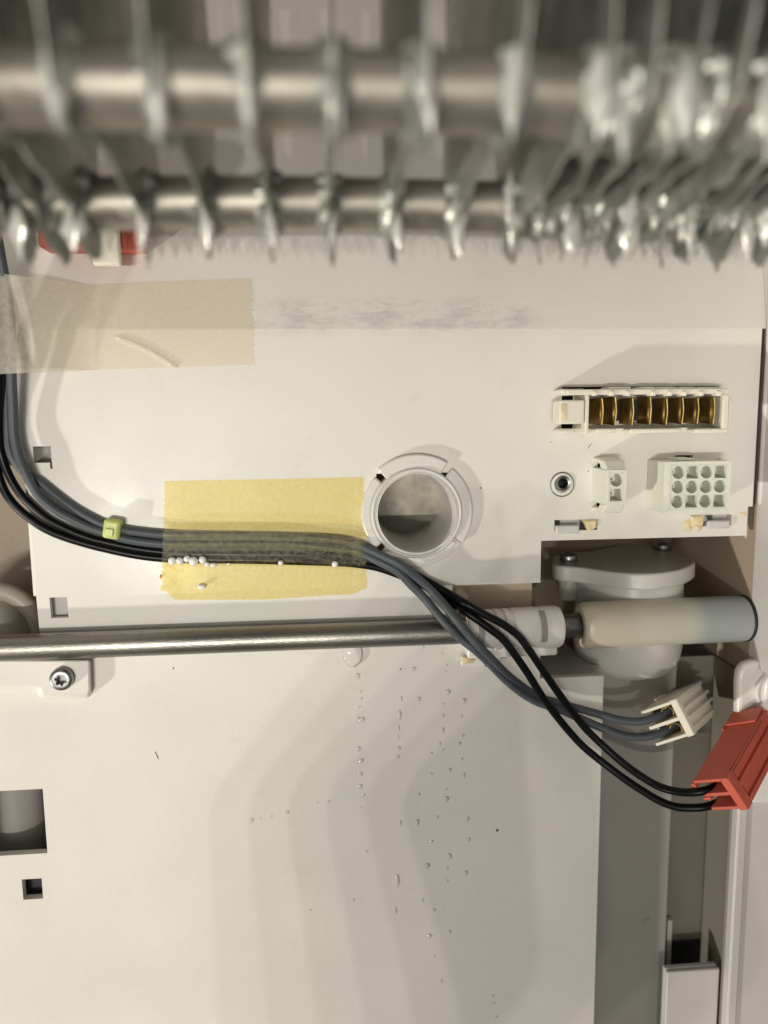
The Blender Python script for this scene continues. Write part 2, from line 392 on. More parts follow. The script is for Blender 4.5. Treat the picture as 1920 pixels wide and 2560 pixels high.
obj('panel_sheet', plate(bounds, holes, 0, 2.2 * MM), 'panel', up)
obj('upper_slope', MB().prism([(XL, 0, z_c), (xr_wall - 0.0001, 0, z_c), (xr_wall - 0.0001, slopeY(z_top), z_top), (XL, slopeY(z_top), z_top)], (0, 2.2 * MM, 0)), 'panel', up)
# folded lip below the crease, leaning back, with the square hole
hz0 = (P(125, 1547).z + P(170, 1544).z) / 2; hx0 = P(125, 1520).x; hx1 = P(169, 1520).x
lip = MB()
def lipq(xa, xb, za, zb):
    ya = YB * (z_b1 - za) / (z_b1 - z_b0); yb = YB * (z_b1 - zb) / (z_b1 - z_b0)
    lip.prism([(xa, ya, za), (xb, ya, za), (xb, yb, zb), (xa, yb, zb)], (0, 2 * MM, 0))
z_h1 = z_b1 - 0.0004; 
lipq(x_l0, hx0, z_b0, z_b1); lipq(hx1, x_w, z_b0, z_b1); lipq(hx0, hx1, z_b0, hz0)
obj('folded_lip', lip, 'panel', up)
edge = MB().box(x_l0, x_w, YB + 0.1 * MM, YB + 2.6 * MM, z_b0 - 0.0022, z_b0 - 0.00002)
obj('lip_rim', edge, 'panel', up, bevel=0.3)
obj('panel_side', MB().box(x_l0 - 0.001, x_l0 - 0.00003, 0.6 * MM, 14 * MM, z_b1, z_l - 0.0005), 'panel', up)
obj('hole_backing', bxr(R(60, 1100, 150, 1180, 6), 6, 7), 'greystrip', up)
obj('window_backing', MB().box(x_w - 0.002, x_n + 0.001, 13 * MM, 14 * MM, P(1240, 1575, 13).z, z_mid + 0.004), 'backing', up)  # lighter plate than the liner: its lit look is put into the colour
hbk = MB(); hbk.prism([(hx0 - 0.003, YB + 2.6 * MM, z_b0 + 0.0002), (hx1 + 0.003, YB + 2.6 * MM, z_b0 + 0.0002), (hx1 + 0.003, 3.0 * MM, z_b1), (hx0 - 0.003, 3.0 * MM, z_b1)], (0, 0.8 * MM, 0))
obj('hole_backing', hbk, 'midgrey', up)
obj('slot_backing', bxr(R(1370, 1285, 1510, 1340, 9), 9, 10), 'greystrip', up)
obj('slot_backing', bxr(R(1715, 1275, 1850, 1330, 9), 9, 10), 'greystrip', up)
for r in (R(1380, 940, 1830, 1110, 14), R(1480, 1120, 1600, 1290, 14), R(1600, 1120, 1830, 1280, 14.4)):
    obj('recess_shade_plate', bxr(r, r is None or 14, 15), 'black', up)  # black plate painted in for the dark depth behind the slot
# strengthening strip on the right edge and dark step
bead = MB().lathe([(0, 0.0009), (0.001, 0.0014), (0.14, 0.0014)], P(1904, 1262, -1.2), (0, 0, 1), 16, capped=True)
obj('edge_bead', bead, 'side', up, smooth=True)
obj('edge_seam', MB().box(pan_r, xr_wall, 1.2 * MM, 3 * MM, z_rn, z_c), 'darkhole', up)
nb = R(1866, 1266, 1905, 1345, 5)
obj('corner_backing', bxr(nb, 5, 6), 'tab', up)
# clip tabs in the two slots
def clip(px0, py0, px1, py1, lab):
    t = thing('clip_tab', lab, 'clip', P(px0, py1))
    mb = bxr(R(px0, py0, px1, py1, -1.4), -1.4, 0.8)
    obj('tab_front', mb, 'tab', t, bevel=0.5)
    obj('tab_neck', bxr(R(px0 + 6, py0 - 22, px1 - 4, py0 + 4, 4), 2.6, 8.9), 'tab', t)
clip(1391, 1314, 1449, 1335, 'pale grey clip tab in the left rectangular slot, under the threaded insert')
clip(1770, 1302, 1826, 1322, 'pale grey clip tab in the right rectangular slot, under the twelve-way connector')
def scrap(pts, y, lab, th=1.2, mat='yfoam'):
    ps = [P(a, b, y) for a, b in pts]
    mb = MB(); c = sum(ps, Vector()) / len(ps); c = c - Vector((0, th * MM, 0))
    n = len(ps); vs = ps + [p + (c - p) * 0.35 - Vector((0, th * MM * random.uniform(0.6, 1), 0)) for p in ps] + [c]
    fs = [(i, (i + 1) % n, n + (i + 1) % n, n + i) for i in range(n)] + [(n + i, n + (i + 1) % n, 2 * n) for i in range(n)] + [tuple(range(n))[::-1]]
    mb.add(vs, fs)
    return obj('foam_scrap', mb, mat, smooth=True, label=lab, cat='foam scrap', org=ps[0], sharp=60)
scrap([(1451, 1297), (1493, 1297), (1491, 1318), (1481, 1327), (1472, 1329), (1462, 1318), (1459, 1310)], 0.5, 'tan foam scrap filling the right end of the left slot')
scrap([(1727, 1290), (1760, 1288), (1758, 1306), (1752, 1324), (1746, 1330), (1741, 1318), (1727, 1318), (1726, 1306)], -0.1, 'yellow foam scrap hanging from the left end of the right slot')
scrap([(1709, 1305), (1722, 1298), (1730, 1312), (1728, 1328), (1714, 1327), (1708, 1318)], -0.1, 'thin yellow glue blob just left of the right slot', 0.3)
scrap([(1874, 1283), (1888, 1272), (1899, 1285), (1896, 1305), (1884, 1312), (1872, 1300)], 4.6, 'cream foam scrap in the notch at the panel corner', 1.0)
scrap([(1880, 1316), (1892, 1312), (1901, 1320), (1888, 1328)], 4.6, 'small cream foam crumb at the bottom of the panel corner notch', 0.8)
scrap([(1850, 1282), (1862, 1279), (1866, 1290), (1852, 1293)], -0.1, 'faint cream glue smear left of the panel corner notch', 0.15)
# threaded insert
c = P(1406, 1208); pc = P(1405, 1211)
t = thing('threaded_insert', 'shiny steel threaded insert set in the white panel left of the two-way connector', 'insert', c)
obj('rim', MB().lathe([(0.0001, 0.0037), (-0.0004, 0.0036), (-0.0005, 0.0027), (0.0, 0.0024)], pc, (0, 1, 0), 40), 'panel', t, smooth=True)
obj('rim_ring', MB().lathe([(-0.0002, 0.0040), (-0.00035, 0.0037), (-0.0001, 0.0036)], pc, (0, 1, 0), 40), 'shaft', t, smooth=True)
obj('bore', MB().lathe([(-0.0003, 0.0026), (-0.0009, 0.0024), (-0.0006, 0.0017), (0.001, 0.0014), (0.003, 0.0013), (0.009, 0.0012), (0.0091, 0.0)], c, (0, 1, 0), 32), 'screw', t, smooth=True)
# ------------------------------------------------------------------ round drain socket
sc = P(1040, 1281)
t = thing('drain_socket', 'round off-white pipe socket with four flange lobes in the middle of the panel', 'pipe socket', sc)
r_in = 12.4 * MM
ring = MB().lathe([(0.001, 14.7 * MM), (-1.6 * MM, 14.5 * MM), (-2.7 * MM, 14.2 * MM), (-3.2 * MM, 13.8 * MM), (-3.0 * MM, 13.4 * MM), (-2.2 * MM, 13.2 * MM), (-2.2 * MM, 12.8 * MM), (-2.8 * MM, 12.7 * MM), (-2.9 * MM, 12.4 * MM), (-2 * MM, 12.3 * MM), (10 * MM, 12.0 * MM), (31 * MM, 11.6 * MM)], sc, (0, 1, 0), 72)
obj('rim', ring, 'socket', t, smooth=True)
def sector(a0, a1, ri, ro, y0, y1, cx_=0.0):
    n = 22; poly = []
    for i in range(n + 1):
        a = math.radians(a0 + (a1 - a0) * i / n); poly.append(sc + Vector((cx_ + ro * math.cos(a), y0, ro * math.sin(a))))
    for i in range(n, -1, -1):
        a = math.radians(a0 + (a1 - a0) * i / n); poly.append(sc + Vector((cx_ * 0 + ri * math.cos(a), y0, ri * math.sin(a))))
    # build as quads
    mb = MB(); m = n + 1; o = poly[:m]; q = poly[m:][::-1]
    vs = o + q + [v + Vector((0, y1 - y0, 0)) for v in o] + [v + Vector((0, y1 - y0, 0)) for v in q]
    fs = []
    for i in range(n):
        fs += [(i, i + 1, m + i + 1, m + i), (2 * m + i + 1, 2 * m + i, 3 * m + i, 3 * m + i + 1), (i + 1, i, 2 * m + i, 2 * m + i + 1), (m + i, m + i + 1, 3 * m + i + 1, 3 * m + i)]
    fs += [(0, m, 3 * m, 2 * m), (n, 2 * m + n, 3 * m + n, m + n)]
    return mb.add(vs, fs)
obj('flange_lobe', sector(58, 131, 14.3 * MM, 18.5 * MM, -2.4 * MM, 0.4 * MM), 'socket', t, bevel=0.5)
obj('flange_lobe', sector(-34, 51, 14.3 * MM, 17.9 * MM, -1.9 * MM, 0.4 * MM), 'socket', t, bevel=0.6)
obj('flange_lobe', sector(227, 325.5, 14.3 * MM, 17.4 * MM, -1.0 * MM, 0.4 * MM), 'socket', t, bevel=0.3)
obj('flange_lobe', sector(138, 220, 14.3 * MM, 17.4 * MM, -2.0 * MM, 0.4 * MM), 'socket', t, bevel=0.7)
obj('flange_step', sector(282, 322, 13.9 * MM, 15.8 * MM, -1.9 * MM, 0.2 * MM), 'socket', t, bevel=0.2)
zs_ = P(1040, 1287, 24).z - sc.z
def seg_disc(y, zmin):
    out = []
    for q in range(64):
        a_ = 2 * math.pi * q / 64; x = 11.75 * MM * math.cos(a_); z = 11.75 * MM * math.sin(a_)
        if z >= zmin: out.append((q, Vector((x, y, z)) + sc))
    half = math.sqrt((11.75 * MM) ** 2 - zmin ** 2) if zmin > -11.7 * MM else 0
    out = [v for q, v in sorted(out, key=lambda t_: (math.atan2(t_[1].z - sc.z + 12 * MM, t_[1].x - sc.x)))]
    return out
top_half = seg_disc(24 * MM, zs_)
hw = math.sqrt((11.75 * MM) ** 2 - zs_ ** 2)
top_half = [sc + Vector((hw, 24 * MM, zs_))] + top_half + [sc + Vector((-hw, 24 * MM, zs_))]
obj('bore_end', MB().prism(top_half, (0, 6 * MM, 0)), 'socket_in', t)
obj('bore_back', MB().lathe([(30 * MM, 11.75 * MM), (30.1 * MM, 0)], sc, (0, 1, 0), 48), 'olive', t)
# ------------------------------------------------------------------ lower panel
z_l1 = (P(500, 1618).z + P(1100, 1600).z) / 2
z_ln = (P(1352, 1697).z + P(1506, 1691).z) / 2
x_lr = (P(1508, 1700).x + P(1487, 2558).x) / 2
x_ln = P(1351, 1660).x
lp = thing('lower_panel', 'large off-white plastic panel across the lower half, wet with droplets', 'panel', (0, 0, 0))
hb = R(-60, 1979, 103, 2136); hb = (hb[0], P(112, 2060).x, P(60, 2138).z, P(60, 1976).z)
hs = R(55, 2199, 105, 2250)
bounds = [(XL, x_ln, -0.30, z_l1), (XL, x_lr, -0.30, z_ln)]
obj('panel_sheet', plate(bounds, [hb, hs], 0.4 * MM, 3 * MM), 'panel2', lp)
obj('right_return', MB().box(x_lr - 0.0004, x_lr - 0.00002, 3.05 * MM, 16 * MM, -0.30, z_ln - 0.0003), 'panel2', lp)
obj('top_return', MB().box(x_ln - 0.004, x_lr - 0.0005, 3.05 * MM, 40 * MM, z_ln - 0.002, z_ln - 0.0002), 'midgrey', lp)  # grey, not panel white: shade from the pivot is put into the colour
obj('notch_side', MB().box(x_ln - 0.0012, x_ln - 0.0001, 3.05 * MM, 30 * MM, z_ln, z_l1 + 0.004), 'panel2', lp)
# square hole lining
w = MB()
w.box(hb[1] - 0.0001, hb[1] + 0.0006, 3.05 * MM, 16 * MM, hb[2], hb[3])
obj('hole_lining', w, 'panel2', lp)
obj('hole_backing', MB().box(XL, hb[1] + 0.03, 30 * MM, 31 * MM, hb[2] - 0.03, hb[3] + 0.03), 'darkhole', lp)
obj('inner_duct', MB().lathe([(0, 9 * MM), (0.04, 9 * MM)], Vector((P(45, 2060, 18).x, 21 * MM, hb[2] - 0.008)), (0, 0, 1), 32), 'greystrip', lp, smooth=True)
obj('hole_backing', MB().box(hs[0] - 0.003, hs[1] + 0.003, 6 * MM, 7 * MM, hs[2] - 0.003, hs[3] + 0.003), 'darkhole', lp)
# screw mounting tab
tb = MB()
ta = [(-80, 1650), (224, 1650), (226, 1728), (219, 1739), (112, 1741), (103, 1735), (99, 1722), (92, 1717), (-80, 1716)]
front = [P(a, b, -3.2) for a, b in ta]; back = [P(a, b, 0.3) for a, b in [(-80, 1650), (228, 1650), (230, 1732), (222, 1745), (106, 1747), (96, 1740), (92, 1728), (86, 1723), (-80, 1722)]]
n = len(ta)
tb.add(front + back, [tuple(range(n))] + [(i, (i + 1) % n, n + (i + 1) % n, n + i) for i in range(n)])
obj('screw_tab', tb, 'panel2', lp, bevel=0.7, seg=3)
# screws ---------------------------------------------------------
def screw(c, axis, r, h, lab, grp):
    t = thing('torx_screw', lab, 'screw', c, grp)
    ax = Vector(axis).normalized()
    prof = [(0, r * 0.96), (h * 0.2, r), (h * 0.62, r), (h * 0.8, r * 0.96), (h * 0.93, r * 0.87), (h, r * 0.76), (h, r * 0.55)]
    obj('head', MB().lathe(prof, c, ax, 36), 'screw', t, smooth=True, sharp=33)
    # star shaped socket
    u = ax.orthogonal().normalized(); w = ax.cross(u); vs = []; m = 36
    for lvl, (tt, k) in enumerate(((h, 1.0), (-h * 0.1, 0.92))):
        for i in range(m):
            a = 2 * math.pi * i / m; rr = r * (0.44 + 0.09 * math.cos(6 * a)) * k
            vs.append(c + ax * tt + (u * math.cos(a) + w * math.sin(a)) * rr)
    for i in range(m):
        a = 2 * math.pi * i / m; vs.append(c + ax * h + (u * math.cos(a) + w * math.sin(a)) * r * 0.55)
    fs = [(i, (i + 1) % m, m + (i + 1) % m, m + i) for i in range(m)] + [tuple(range(m, 2 * m))] + [(i, (i + 1) % m, 2 * m + (i + 1) % m, 2 * m + i) for i in range(m)]
    obj('star_recess', MB().add(vs, fs), 'shaft', t)
    return t
screw(P(157, 1694, -3.3), (0.05, -1, 0.0), 3.5 * MM, 2.6 * MM, 'steel star-recess screw in the white tab at the left edge, under the steel tube', 'star-recess screws')
# ------------------------------------------------------------------ steel tube
ta_, tb_ = P(-120, 1621, -3.2), P(1440, 1566, -3.2)
tz = (ta_.z + tb_.z) / 2
t0 = Vector((ta_.x, -3.6 * MM, P(480, 1603, -3.6).z)); t1 = Vector((P(1215, 1575, -3.6).x, -3.6 * MM, P(1100, 1580, -3.6).z))
st = thing('steel_tube', 'long dull grey steel tube running across the picture under the taped wires', 'tube', t0)
obj('tube_wall', MB().lathe([(0, 4.0 * MM), ((t1 - t0).length, 4.0 * MM)], t0, t1 - t0, 48, capped=True), 'steel', st, smooth=True)
# ------------------------------------------------------------------ threaded bushing gripping the tube
ax = (t1 - t0).normalized()
b0 = P(1162, 1577, -3.4); b1 = P(1398, 1566, -1.5)
bt = thing('threaded_bushing', 'white ribbed plastic bushing gripping the right end of the steel tube', 'bushing', b0)
Lb = (b1 - b0).length; axb = (b1 - b0).normalized()
prof = [(0, 4.2 * MM), (0, 6.2 * MM), (Lb * 0.12, 6.4 * MM)]
for k in (0.27, 0.36, 0.45):
    prof += [(Lb * k, 6.6 * MM), (Lb * (k + 0.005), 6.2 * MM), (Lb * (k + 0.025), 6.2 * MM), (Lb * (k + 0.03), 6.7 * MM)]
prof += [(Lb * 0.72, 6.8 * MM), (Lb * 0.73, 6.8 * MM), (Lb * 0.80, 6.8 * MM), (Lb * 0.81, 6.9 * MM), (Lb * 0.95, 6.9 * MM), (Lb * 0.985, 6.5 * MM), (Lb, 5.6 * MM), (Lb, 4.2 * MM), (Lb * 0.9, 4.1 * MM)]
obj('sleeve', MB().lathe(prof, b0, axb, 48), 'clear', bt, smooth=True)
for k, wd, a0, a1 in ((0.735, 1.9, 200, 345), (0.09, 1.8, 205, 330)):
    mb = MB(); u = Vector((0, 0, 1)); u = (u - axb * u.dot(axb)).normalized(); w = axb.cross(u)
    mb.lathe([(Lb * k, 6.95 * MM), (Lb * k, 7.02 * MM), (Lb * k + wd * MM, 7.02 * MM), (Lb * k + wd * MM, 6.95 * MM)], b0, axb, 24, ang=(math.radians(25), math.radians(115)))
    obj('window_slot', mb, 'greystrip', bt, smooth=True)
foot = R(1150, 1636, 1248, 1657, 0)
obj('foot', bxr((foot[0], foot[1], foot[2], foot[3]), -2.6, -0.3), 'clear', bt, bevel=0.3)
obj('skirt', bxr(R(1163, 1600, 1385, 1634, -1), -5.0, 0), 'clear', bt, bevel=0.8)
scrap([(1153, 1640), (1168, 1643), (1190, 1649), (1180, 1657), (1162, 1660), (1152, 1652)], -2.7, 'yellow glue crumb on the foot of the white bushing', 0.5)
# ------------------------------------------------------------------ hinge pivot
YF = 3.0
zc = P(1620, 1435, YF).z
pv = thing('hinge_pivot', 'milky white plastic pivot block with lobed cap, in the recess at the right', 'pivot', P(1580, 1560, 20))
outl = [(1381, 1398), (1384, 1409), (1400, 1415), (1430, 1417), (1470, 1421), (1520, 1429), (1570, 1434), (1620, 1435), (1670, 1431), (1708, 1423), (1733, 1411), (1738, 1402),
        (1727, 1390), (1705, 1376), (1694, 1364), (1686, 1354), (1668, 1348), (1640, 1347), (1600, 1352), (1540, 1364), (1480, 1376), (1440, 1380), (1405, 1383), (1388, 1389)]
pts = [Pz(a, b, zc) for a, b in outl]
# resample smooth closed curve
sm = []
m = len(pts)
for i in range(m):
    p0, p1, p2, p3 = pts[i - 1], pts[i], pts[(i + 1) % m], pts[(i + 2) % m]
    for k in range(4):
        tt = k / 4
        sm.append(0.5 * ((2 * p1) + (p2 - p0) * tt + (2 * p0 - 5 * p1 + 4 * p2 - p3) * tt * tt + (-p0 + 3 * p1 - 3 * p2 + p3) * tt ** 3))
obj('cap', MB().prism(sm, (0, 0, -5.6 * MM)), 'nylon', pv, bevel=0.8, seg=3)
cb = Pz(1572, 1398, zc); 
rb = 18.6 * MM
cbo = Vector((P(1570, 1500, 23).x, 3.0 * MM + rb + 1.5 * MM, zc))
zs_bot = P(1580, 1694, 16).z
H = zc - zs_bot
prof = [(5.6 * MM, rb), (9 * MM, rb), (H - 11 * MM, rb * 1.02), (H - 7 * MM, rb * 0.98), (H - 4 * MM, rb * 0.90), (H - 1.5 * MM, rb * 0.75), (H, rb * 0.55), (H + 0.3 * MM, 0)]
obj('barrel', MB().lathe(prof, cbo, (0, 0, -1), 64), 'nylon', pv, smooth=True)
eb = Pz(1424, 1404, zc)
obj('ear_boss', MB().lathe([(5.6 * MM, 3.6 * MM), (14 * MM, 3.4 * MM), (14.2 * MM, 0)], eb + Vector((0, 1 * MM, 0)), (0, 0, -1), 28), 'nylon', pv, smooth=True)
# neck above the sleeve
s0 = P(1446, 1564, 3.5); s1 = P(1872, 1545, 3.5)
s1.z = s1.z; axs = (s1 - s0).normalized(); Ls = (s1 - s0).length; rs = 7.75 * MM
prof = [(1.2 * MM, 3.9 * MM), (0.2 * MM, 4.4 * MM), (0, 5.4 * MM), (0.3 * MM, 6.6 * MM), (1.4 * MM, 7.5 * MM), (3.0 * MM, rs), (Ls - 3.4 * MM, rs), (Ls - 2.5 * MM, rs * 0.985), (Ls - 2.3 * MM, rs * 0.9), (Ls - 1.6 * MM, 0)]
obj('sleeve', MB().lathe(prof, s0, axs, 64), sleeve_mat(s0.x, s1.x), pv, smooth=True, label='cream cylinder turning blue-grey at its right end')
obj('end_ring', MB().lathe([(Ls - 2.5 * MM, 0.5 * rs), (Ls - 2.5 * MM, rs * 0.985), (Ls - 2.3 * MM, rs * 1.02), (Ls - 0.1 * MM, rs * 1.01), (Ls + 0.2 * MM, rs * 0.9), (Ls + 0.3 * MM, 0)], s0, axs, 48), 'rubber', pv, smooth=True)
sh0 = P(1340, 1567, 0.6)
obj('shaft', MB().lathe([(0, 3.95 * MM), ((s0 - sh0).length + 2 * MM, 3.95 * MM)], sh0, s0 - sh0, 40, capped=True), 'shaft', pv, smooth=True)
# squared back of the barrel that fills the right side below the sleeve
rbk = R(1600, 1600, 1697, 1672, 8)
obj('back_web', bxr(rbk, 8, 30), 'nylon', pv, bevel=1.5)
screw(Pz(1421, 1402, zc) + Vector((0, 0, 0.0)), (0, 0, 1), 3.2 * MM, 2.9 * MM, 'steel screw at the front left ear of the white pivot cap', 'star-recess screws')
screw(Pz(1655, 1374, zc) + Vector((0, 0, 0.0)), (0, 0, 1), 3.6 * MM, 2.9 * MM, 'steel screw at the back of the white pivot cap, right under the panel edge', 'star-recess screws')
# ------------------------------------------------------------------ grey strip, groove, box at the right
x_s1 = (P(1688, 1750, 12).x + P(1664, 2400, 12).x) / 2
gs = thing('grey_strip', 'flat grey vertical strip right of the lower panel', 'strip', (x_lr, 12 * MM, -0.2))
obj('strip_face', MB().box(x_lr - 0.002, x_s1, 12 * MM, 14 * MM, -0.30, P(1560, 1660, 12).z), 'greystrip', gs, bevel=0.3)
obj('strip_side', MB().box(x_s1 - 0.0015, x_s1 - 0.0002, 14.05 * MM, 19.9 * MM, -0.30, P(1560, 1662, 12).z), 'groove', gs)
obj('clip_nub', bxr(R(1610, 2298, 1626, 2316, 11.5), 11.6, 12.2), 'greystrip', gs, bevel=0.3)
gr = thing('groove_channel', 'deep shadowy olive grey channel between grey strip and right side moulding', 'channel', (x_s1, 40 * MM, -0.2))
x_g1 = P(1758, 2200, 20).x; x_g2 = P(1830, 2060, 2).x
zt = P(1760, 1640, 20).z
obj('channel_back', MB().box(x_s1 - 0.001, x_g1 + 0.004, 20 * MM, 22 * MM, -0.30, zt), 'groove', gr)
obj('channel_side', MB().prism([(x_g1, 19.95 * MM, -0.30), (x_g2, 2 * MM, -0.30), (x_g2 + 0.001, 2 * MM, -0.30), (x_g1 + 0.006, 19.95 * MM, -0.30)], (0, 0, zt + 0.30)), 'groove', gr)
obj('channel_shade_slab', MB().box(x_s1 + 0.0001, x_g1 - 0.0003, 19.2 * MM, 19.9 * MM, P(1730, 2560, 19).z, P(1730, 2352, 19).z), 'black', gr, bevel=0.3)  # black slab standing in for the occluded dark above the box
# side moulding
x_m0 = P(1844, 2060, -4).x
x_m1 = P(1870, 2060, -4).x
mo = thing('side_moulding', 'off-white moulded side wall with raised rim at the right edge of the picture', 'moulding', (x_m0, 0, -0.2))
zmt = P(1880, 1652, -2).z
obj('rim_rail', MB().box(x_m0, x_m1, -4 * MM, 0 * MM, -0.30, P(1850, 1950, -4).z), 'side', mo, bevel=0.7)
obj('rail_side', MB().box(P(1829, 2060, 1).x, x_m0 + 0.004, 1 * MM, 3 * MM, -0.30, zmt - 0.004), 'greystrip', mo, bevel=0.5)
obj('wall_face', MB().box(x_m1 + 0.0001, x_m1 + 0.06, -3.0 * MM, 0, -0.30, P(1880, 1960, -3).z), 'side', mo, bevel=0.3)
# rounded bracket above it
bp = []
for a, b in [(1843, 2010), (1845, 1790), (1846, 1700), (1850, 1678), (1862, 1662), (1880, 1655), (1905, 1652), (1990, 1648), (1990, 2010)]:
    bp.append(P(a, b, -6))
obj('bracket_plate', MB().prism(bp, (0, 4 * MM, 0)), 'clear', mo, bevel=1.4, seg=4)
obj('bracket_recess', MB().lathe([(0, 6.4 * MM), (-1.2 * MM, 6.4 * MM), (-1.6 * MM, 5.9 * MM), (-1.2 * MM, 5.0 * MM), (2.4 * MM, 4.6 * MM), (2.4 * MM, 0)], P(1930, 1725, -6), (0, 1, 0), 40), 'clear', mo, smooth=True)
obj('bracket_bulge', MB().ico(P(1925, 1760, -6), 5 * MM, 2.5 * MM, 14 * MM, 24, 14), 'clear', mo, smooth=True)
# small box lower right
bx = thing('white_catch_box', 'small off-white box with open rim at the bottom right, inside the channel', 'box', P(1663, 2560, 2))
r = R(1668, 2423, 1797, 2700, 2); xa = P(1666, 2480, 2).x; xb = P(1797, 2480, 2).x
za = P(1730, 2427, 2).z
obj('front_wall', MB().box(xa, xb, 2 * MM, 3.6 * MM, -0.30, za), 'side', bx, bevel=0.5)
obj('rim_wall', MB().box(xa, xb - 0.0004, 3.65 * MM, 5.6 * MM, za - 0.03, za + 0.0002), 'tab', bx, bevel=0.3)
pz1 = P(1674, 2302, 9).z
obj('post', MB().box(P(1668, 2350, 17).x, P(1680, 2350, 17).x, 17 * MM, 19.15 * MM, P(1670, 2440, 17).z, P(1670, 2302, 17).z), 'side', bx, bevel=0.3)
# ------------------------------------------------------------------ left recess shapes
lr = thing('left_duct', 'rounded pale duct showing in the recess at the left edge above the steel tube', 'duct', P(0, 1560, 30))
obj('duct_dome', MB().ico(P(-10, 1620, 34), 19 * MM, 12 * MM, 20 * MM, 40, 24), 'duct', lr, smooth=True)
obj('duct_rim', MB().sweep([P(-160, 1560, 22), P(-90, 1500, 22), P(-20, 1478, 22), P(40, 1492, 22), P(85, 1535, 22), P(110, 1600, 22)], 3.0 * MM, 14, 8), 'duct', lr, smooth=True)
# ------------------------------------------------------------------ panel connectors
def box_px(px0, py0, px1, py1, Yf, Yb):
    r = R(px0, py0, px1, py1, Yf); return MB().box(r[0], r[1], Yf * MM, Yb * MM, r[2], r[3])
# cavity cell: square tile with a round or square well; local origin at its front centre
def cell_mesh(pitch, rad, rnd, depth):
    mb = MB(); n = 24; h = pitch / 2; outer = []; inn = []
    for i in range(n):
        a = 2 * math.pi * i / n; c_, s_ = math.cos(a), math.sin(a); k = 1 / max(abs(c_), abs(s_))
        outer.append(Vector((h * c_ * k, 0, h * s_ * k)))
        inn.append(Vector((rad * c_, 0, rad * s_)) if rnd else Vector((rad * 0.96 * c_ * k, 0, rad * 0.96 * s_ * k)))
    # exact corners for outer
    vs = outer + inn + [v + Vector((0, 0.0001, 0)) for v in inn] + [v * 0.93 + Vector((0, depth, 0)) for v in inn]
    fs = []
    for i in range(n):
        k = (i + 1) % n
        fs += [(i, k, n + k, n + i), (n + i, n + k, 2 * n + k, 2 * n + i), (2 * n + i, 2 * n + k, 3 * n + k, 3 * n + i)]
    fs.append(tuple(3 * n + i for i in range(n)))
    mb.add(vs, fs)
    me = bpy.data.meshes.new('socket_cell'); me.from_pydata(mb.v, [], mb.f)
    bm = bmesh.new(); bm.from_mesh(me); bmesh.ops.recalc_face_normals(bm, faces=bm.faces)
    for fce in bm.faces: fce.normal_flip() if False else None
    bm.to_mesh(me); bm.free()
    me.materials.append(MAT['green_ivory'])
    return me
pin_mb = MB().box(-0.00022, 0.00022, -0.003, 0.0005, -0.00035, 0.00035)
pin_me = bpy.data.meshes.new('pin'); pin_me.from_pydata(pin_mb.v, [], pin_mb.f); pin_me.materials.append(MAT['brass'])
def cells(parent, loc0, centres, pitch, rad):
    mr_ = cell_mesh(pitch, rad, True, 0.006); ms_ = cell_mesh(pitch, rad, False, 0.006)
    for (x, z, rnd) in centres:
        o = bpy.data.objects.new('socket_cell', mr_ if rnd else ms_); COL.objects.link(o); o.parent = parent
        o.location = Vector((x, loc0, z)) - Vector(parent['_org'])
        p = bpy.data.objects.new('pin', pin_me); COL.objects.link(p); p.parent = o; p.location = (-rad * 0.35, 0.0055, rad * 0.1)
# twelve-way
YC = -12.0
cen = P(1747.5, 1217, YC)
t = thing('twelve_way_connector', 'pale greenish socket connector with twelve round and square holes, at the right', 'connector', P(1747, 1217))
ppx = (P(1800, 1216, YC).x - P(1694, 1218, YC).x) / 3; ppz = (P(1747, 1181, YC).z - P(1747, 1253, YC).z) / 2
pitch = (ppx + ppz) / 2
cs = []
for j in range(3):
    for i in range(4):
        cs.append((cen.x + (i - 1.5) * pitch, cen.z + (1 - j) * pitch, not (j in (0, 2) and i in (1, 3))))
yc = YC * MM
cells(t, yc, cs, pitch, pitch * 0.44)
hwx, hwz = 2 * pitch, 1.5 * pitch
# frame round the cells and body walls
x0, x1, z0, z1 = cen.x - hwx, cen.x + hwx, cen.z - hwz, cen.z + hwz
fr = 0.0011
def ring_wall(mb, xa, xb, za_, zb, k0, y0, y1, tp=0.0, left=None):
    lw = left if left is not None else k0
    mb.prism([(xa - lw, y0, za_ - k0), (xa - lw, y0, zb + k0), (xa - 0.00001, y0, zb + 0.00001), (xa - 0.00001, y0, za_ - 0.00001)], (0, y1 - y0, 0))
    mb.prism([(xb + 0.00001, y0, za_), (xb + 0.00001, y0, zb), (xb + k0, y0, zb + k0), (xb + k0, y0, za_ - k0)], (0, y1 - y0, 0))
    mb.prism([(xa - lw, y0, zb + k0), (xb + k0, y0, zb + k0), (xb, y0, zb + 0.00001), (xa, y0, zb + 0.00001)], (0, y1 - y0, 0))
    mb.prism([(xa - lw, y0, za_ - k0), (xa, y0, za_ - 0.00001), (xb, y0, za_ - 0.00001), (xb + k0, y0, za_ - k0)], (0, y1 - y0, 0))
    return mb
obj('housing', ring_wall(MB(), x0, x1, z0, z1, fr, yc + 0.00005, 1.5 * MM, left=0.0022), 'green_ivory', t, bevel=0.6, seg=3)
obj('latch', bxr(R(1690, 1145, 1735, 1160, -8), -9, -1), 'green_ivory', t, bevel=0.5)
obj('latch', bxr(R(1742, 1148, 1795, 1160, -6), -7, -1), 'green_ivory', t, bevel=0.5)
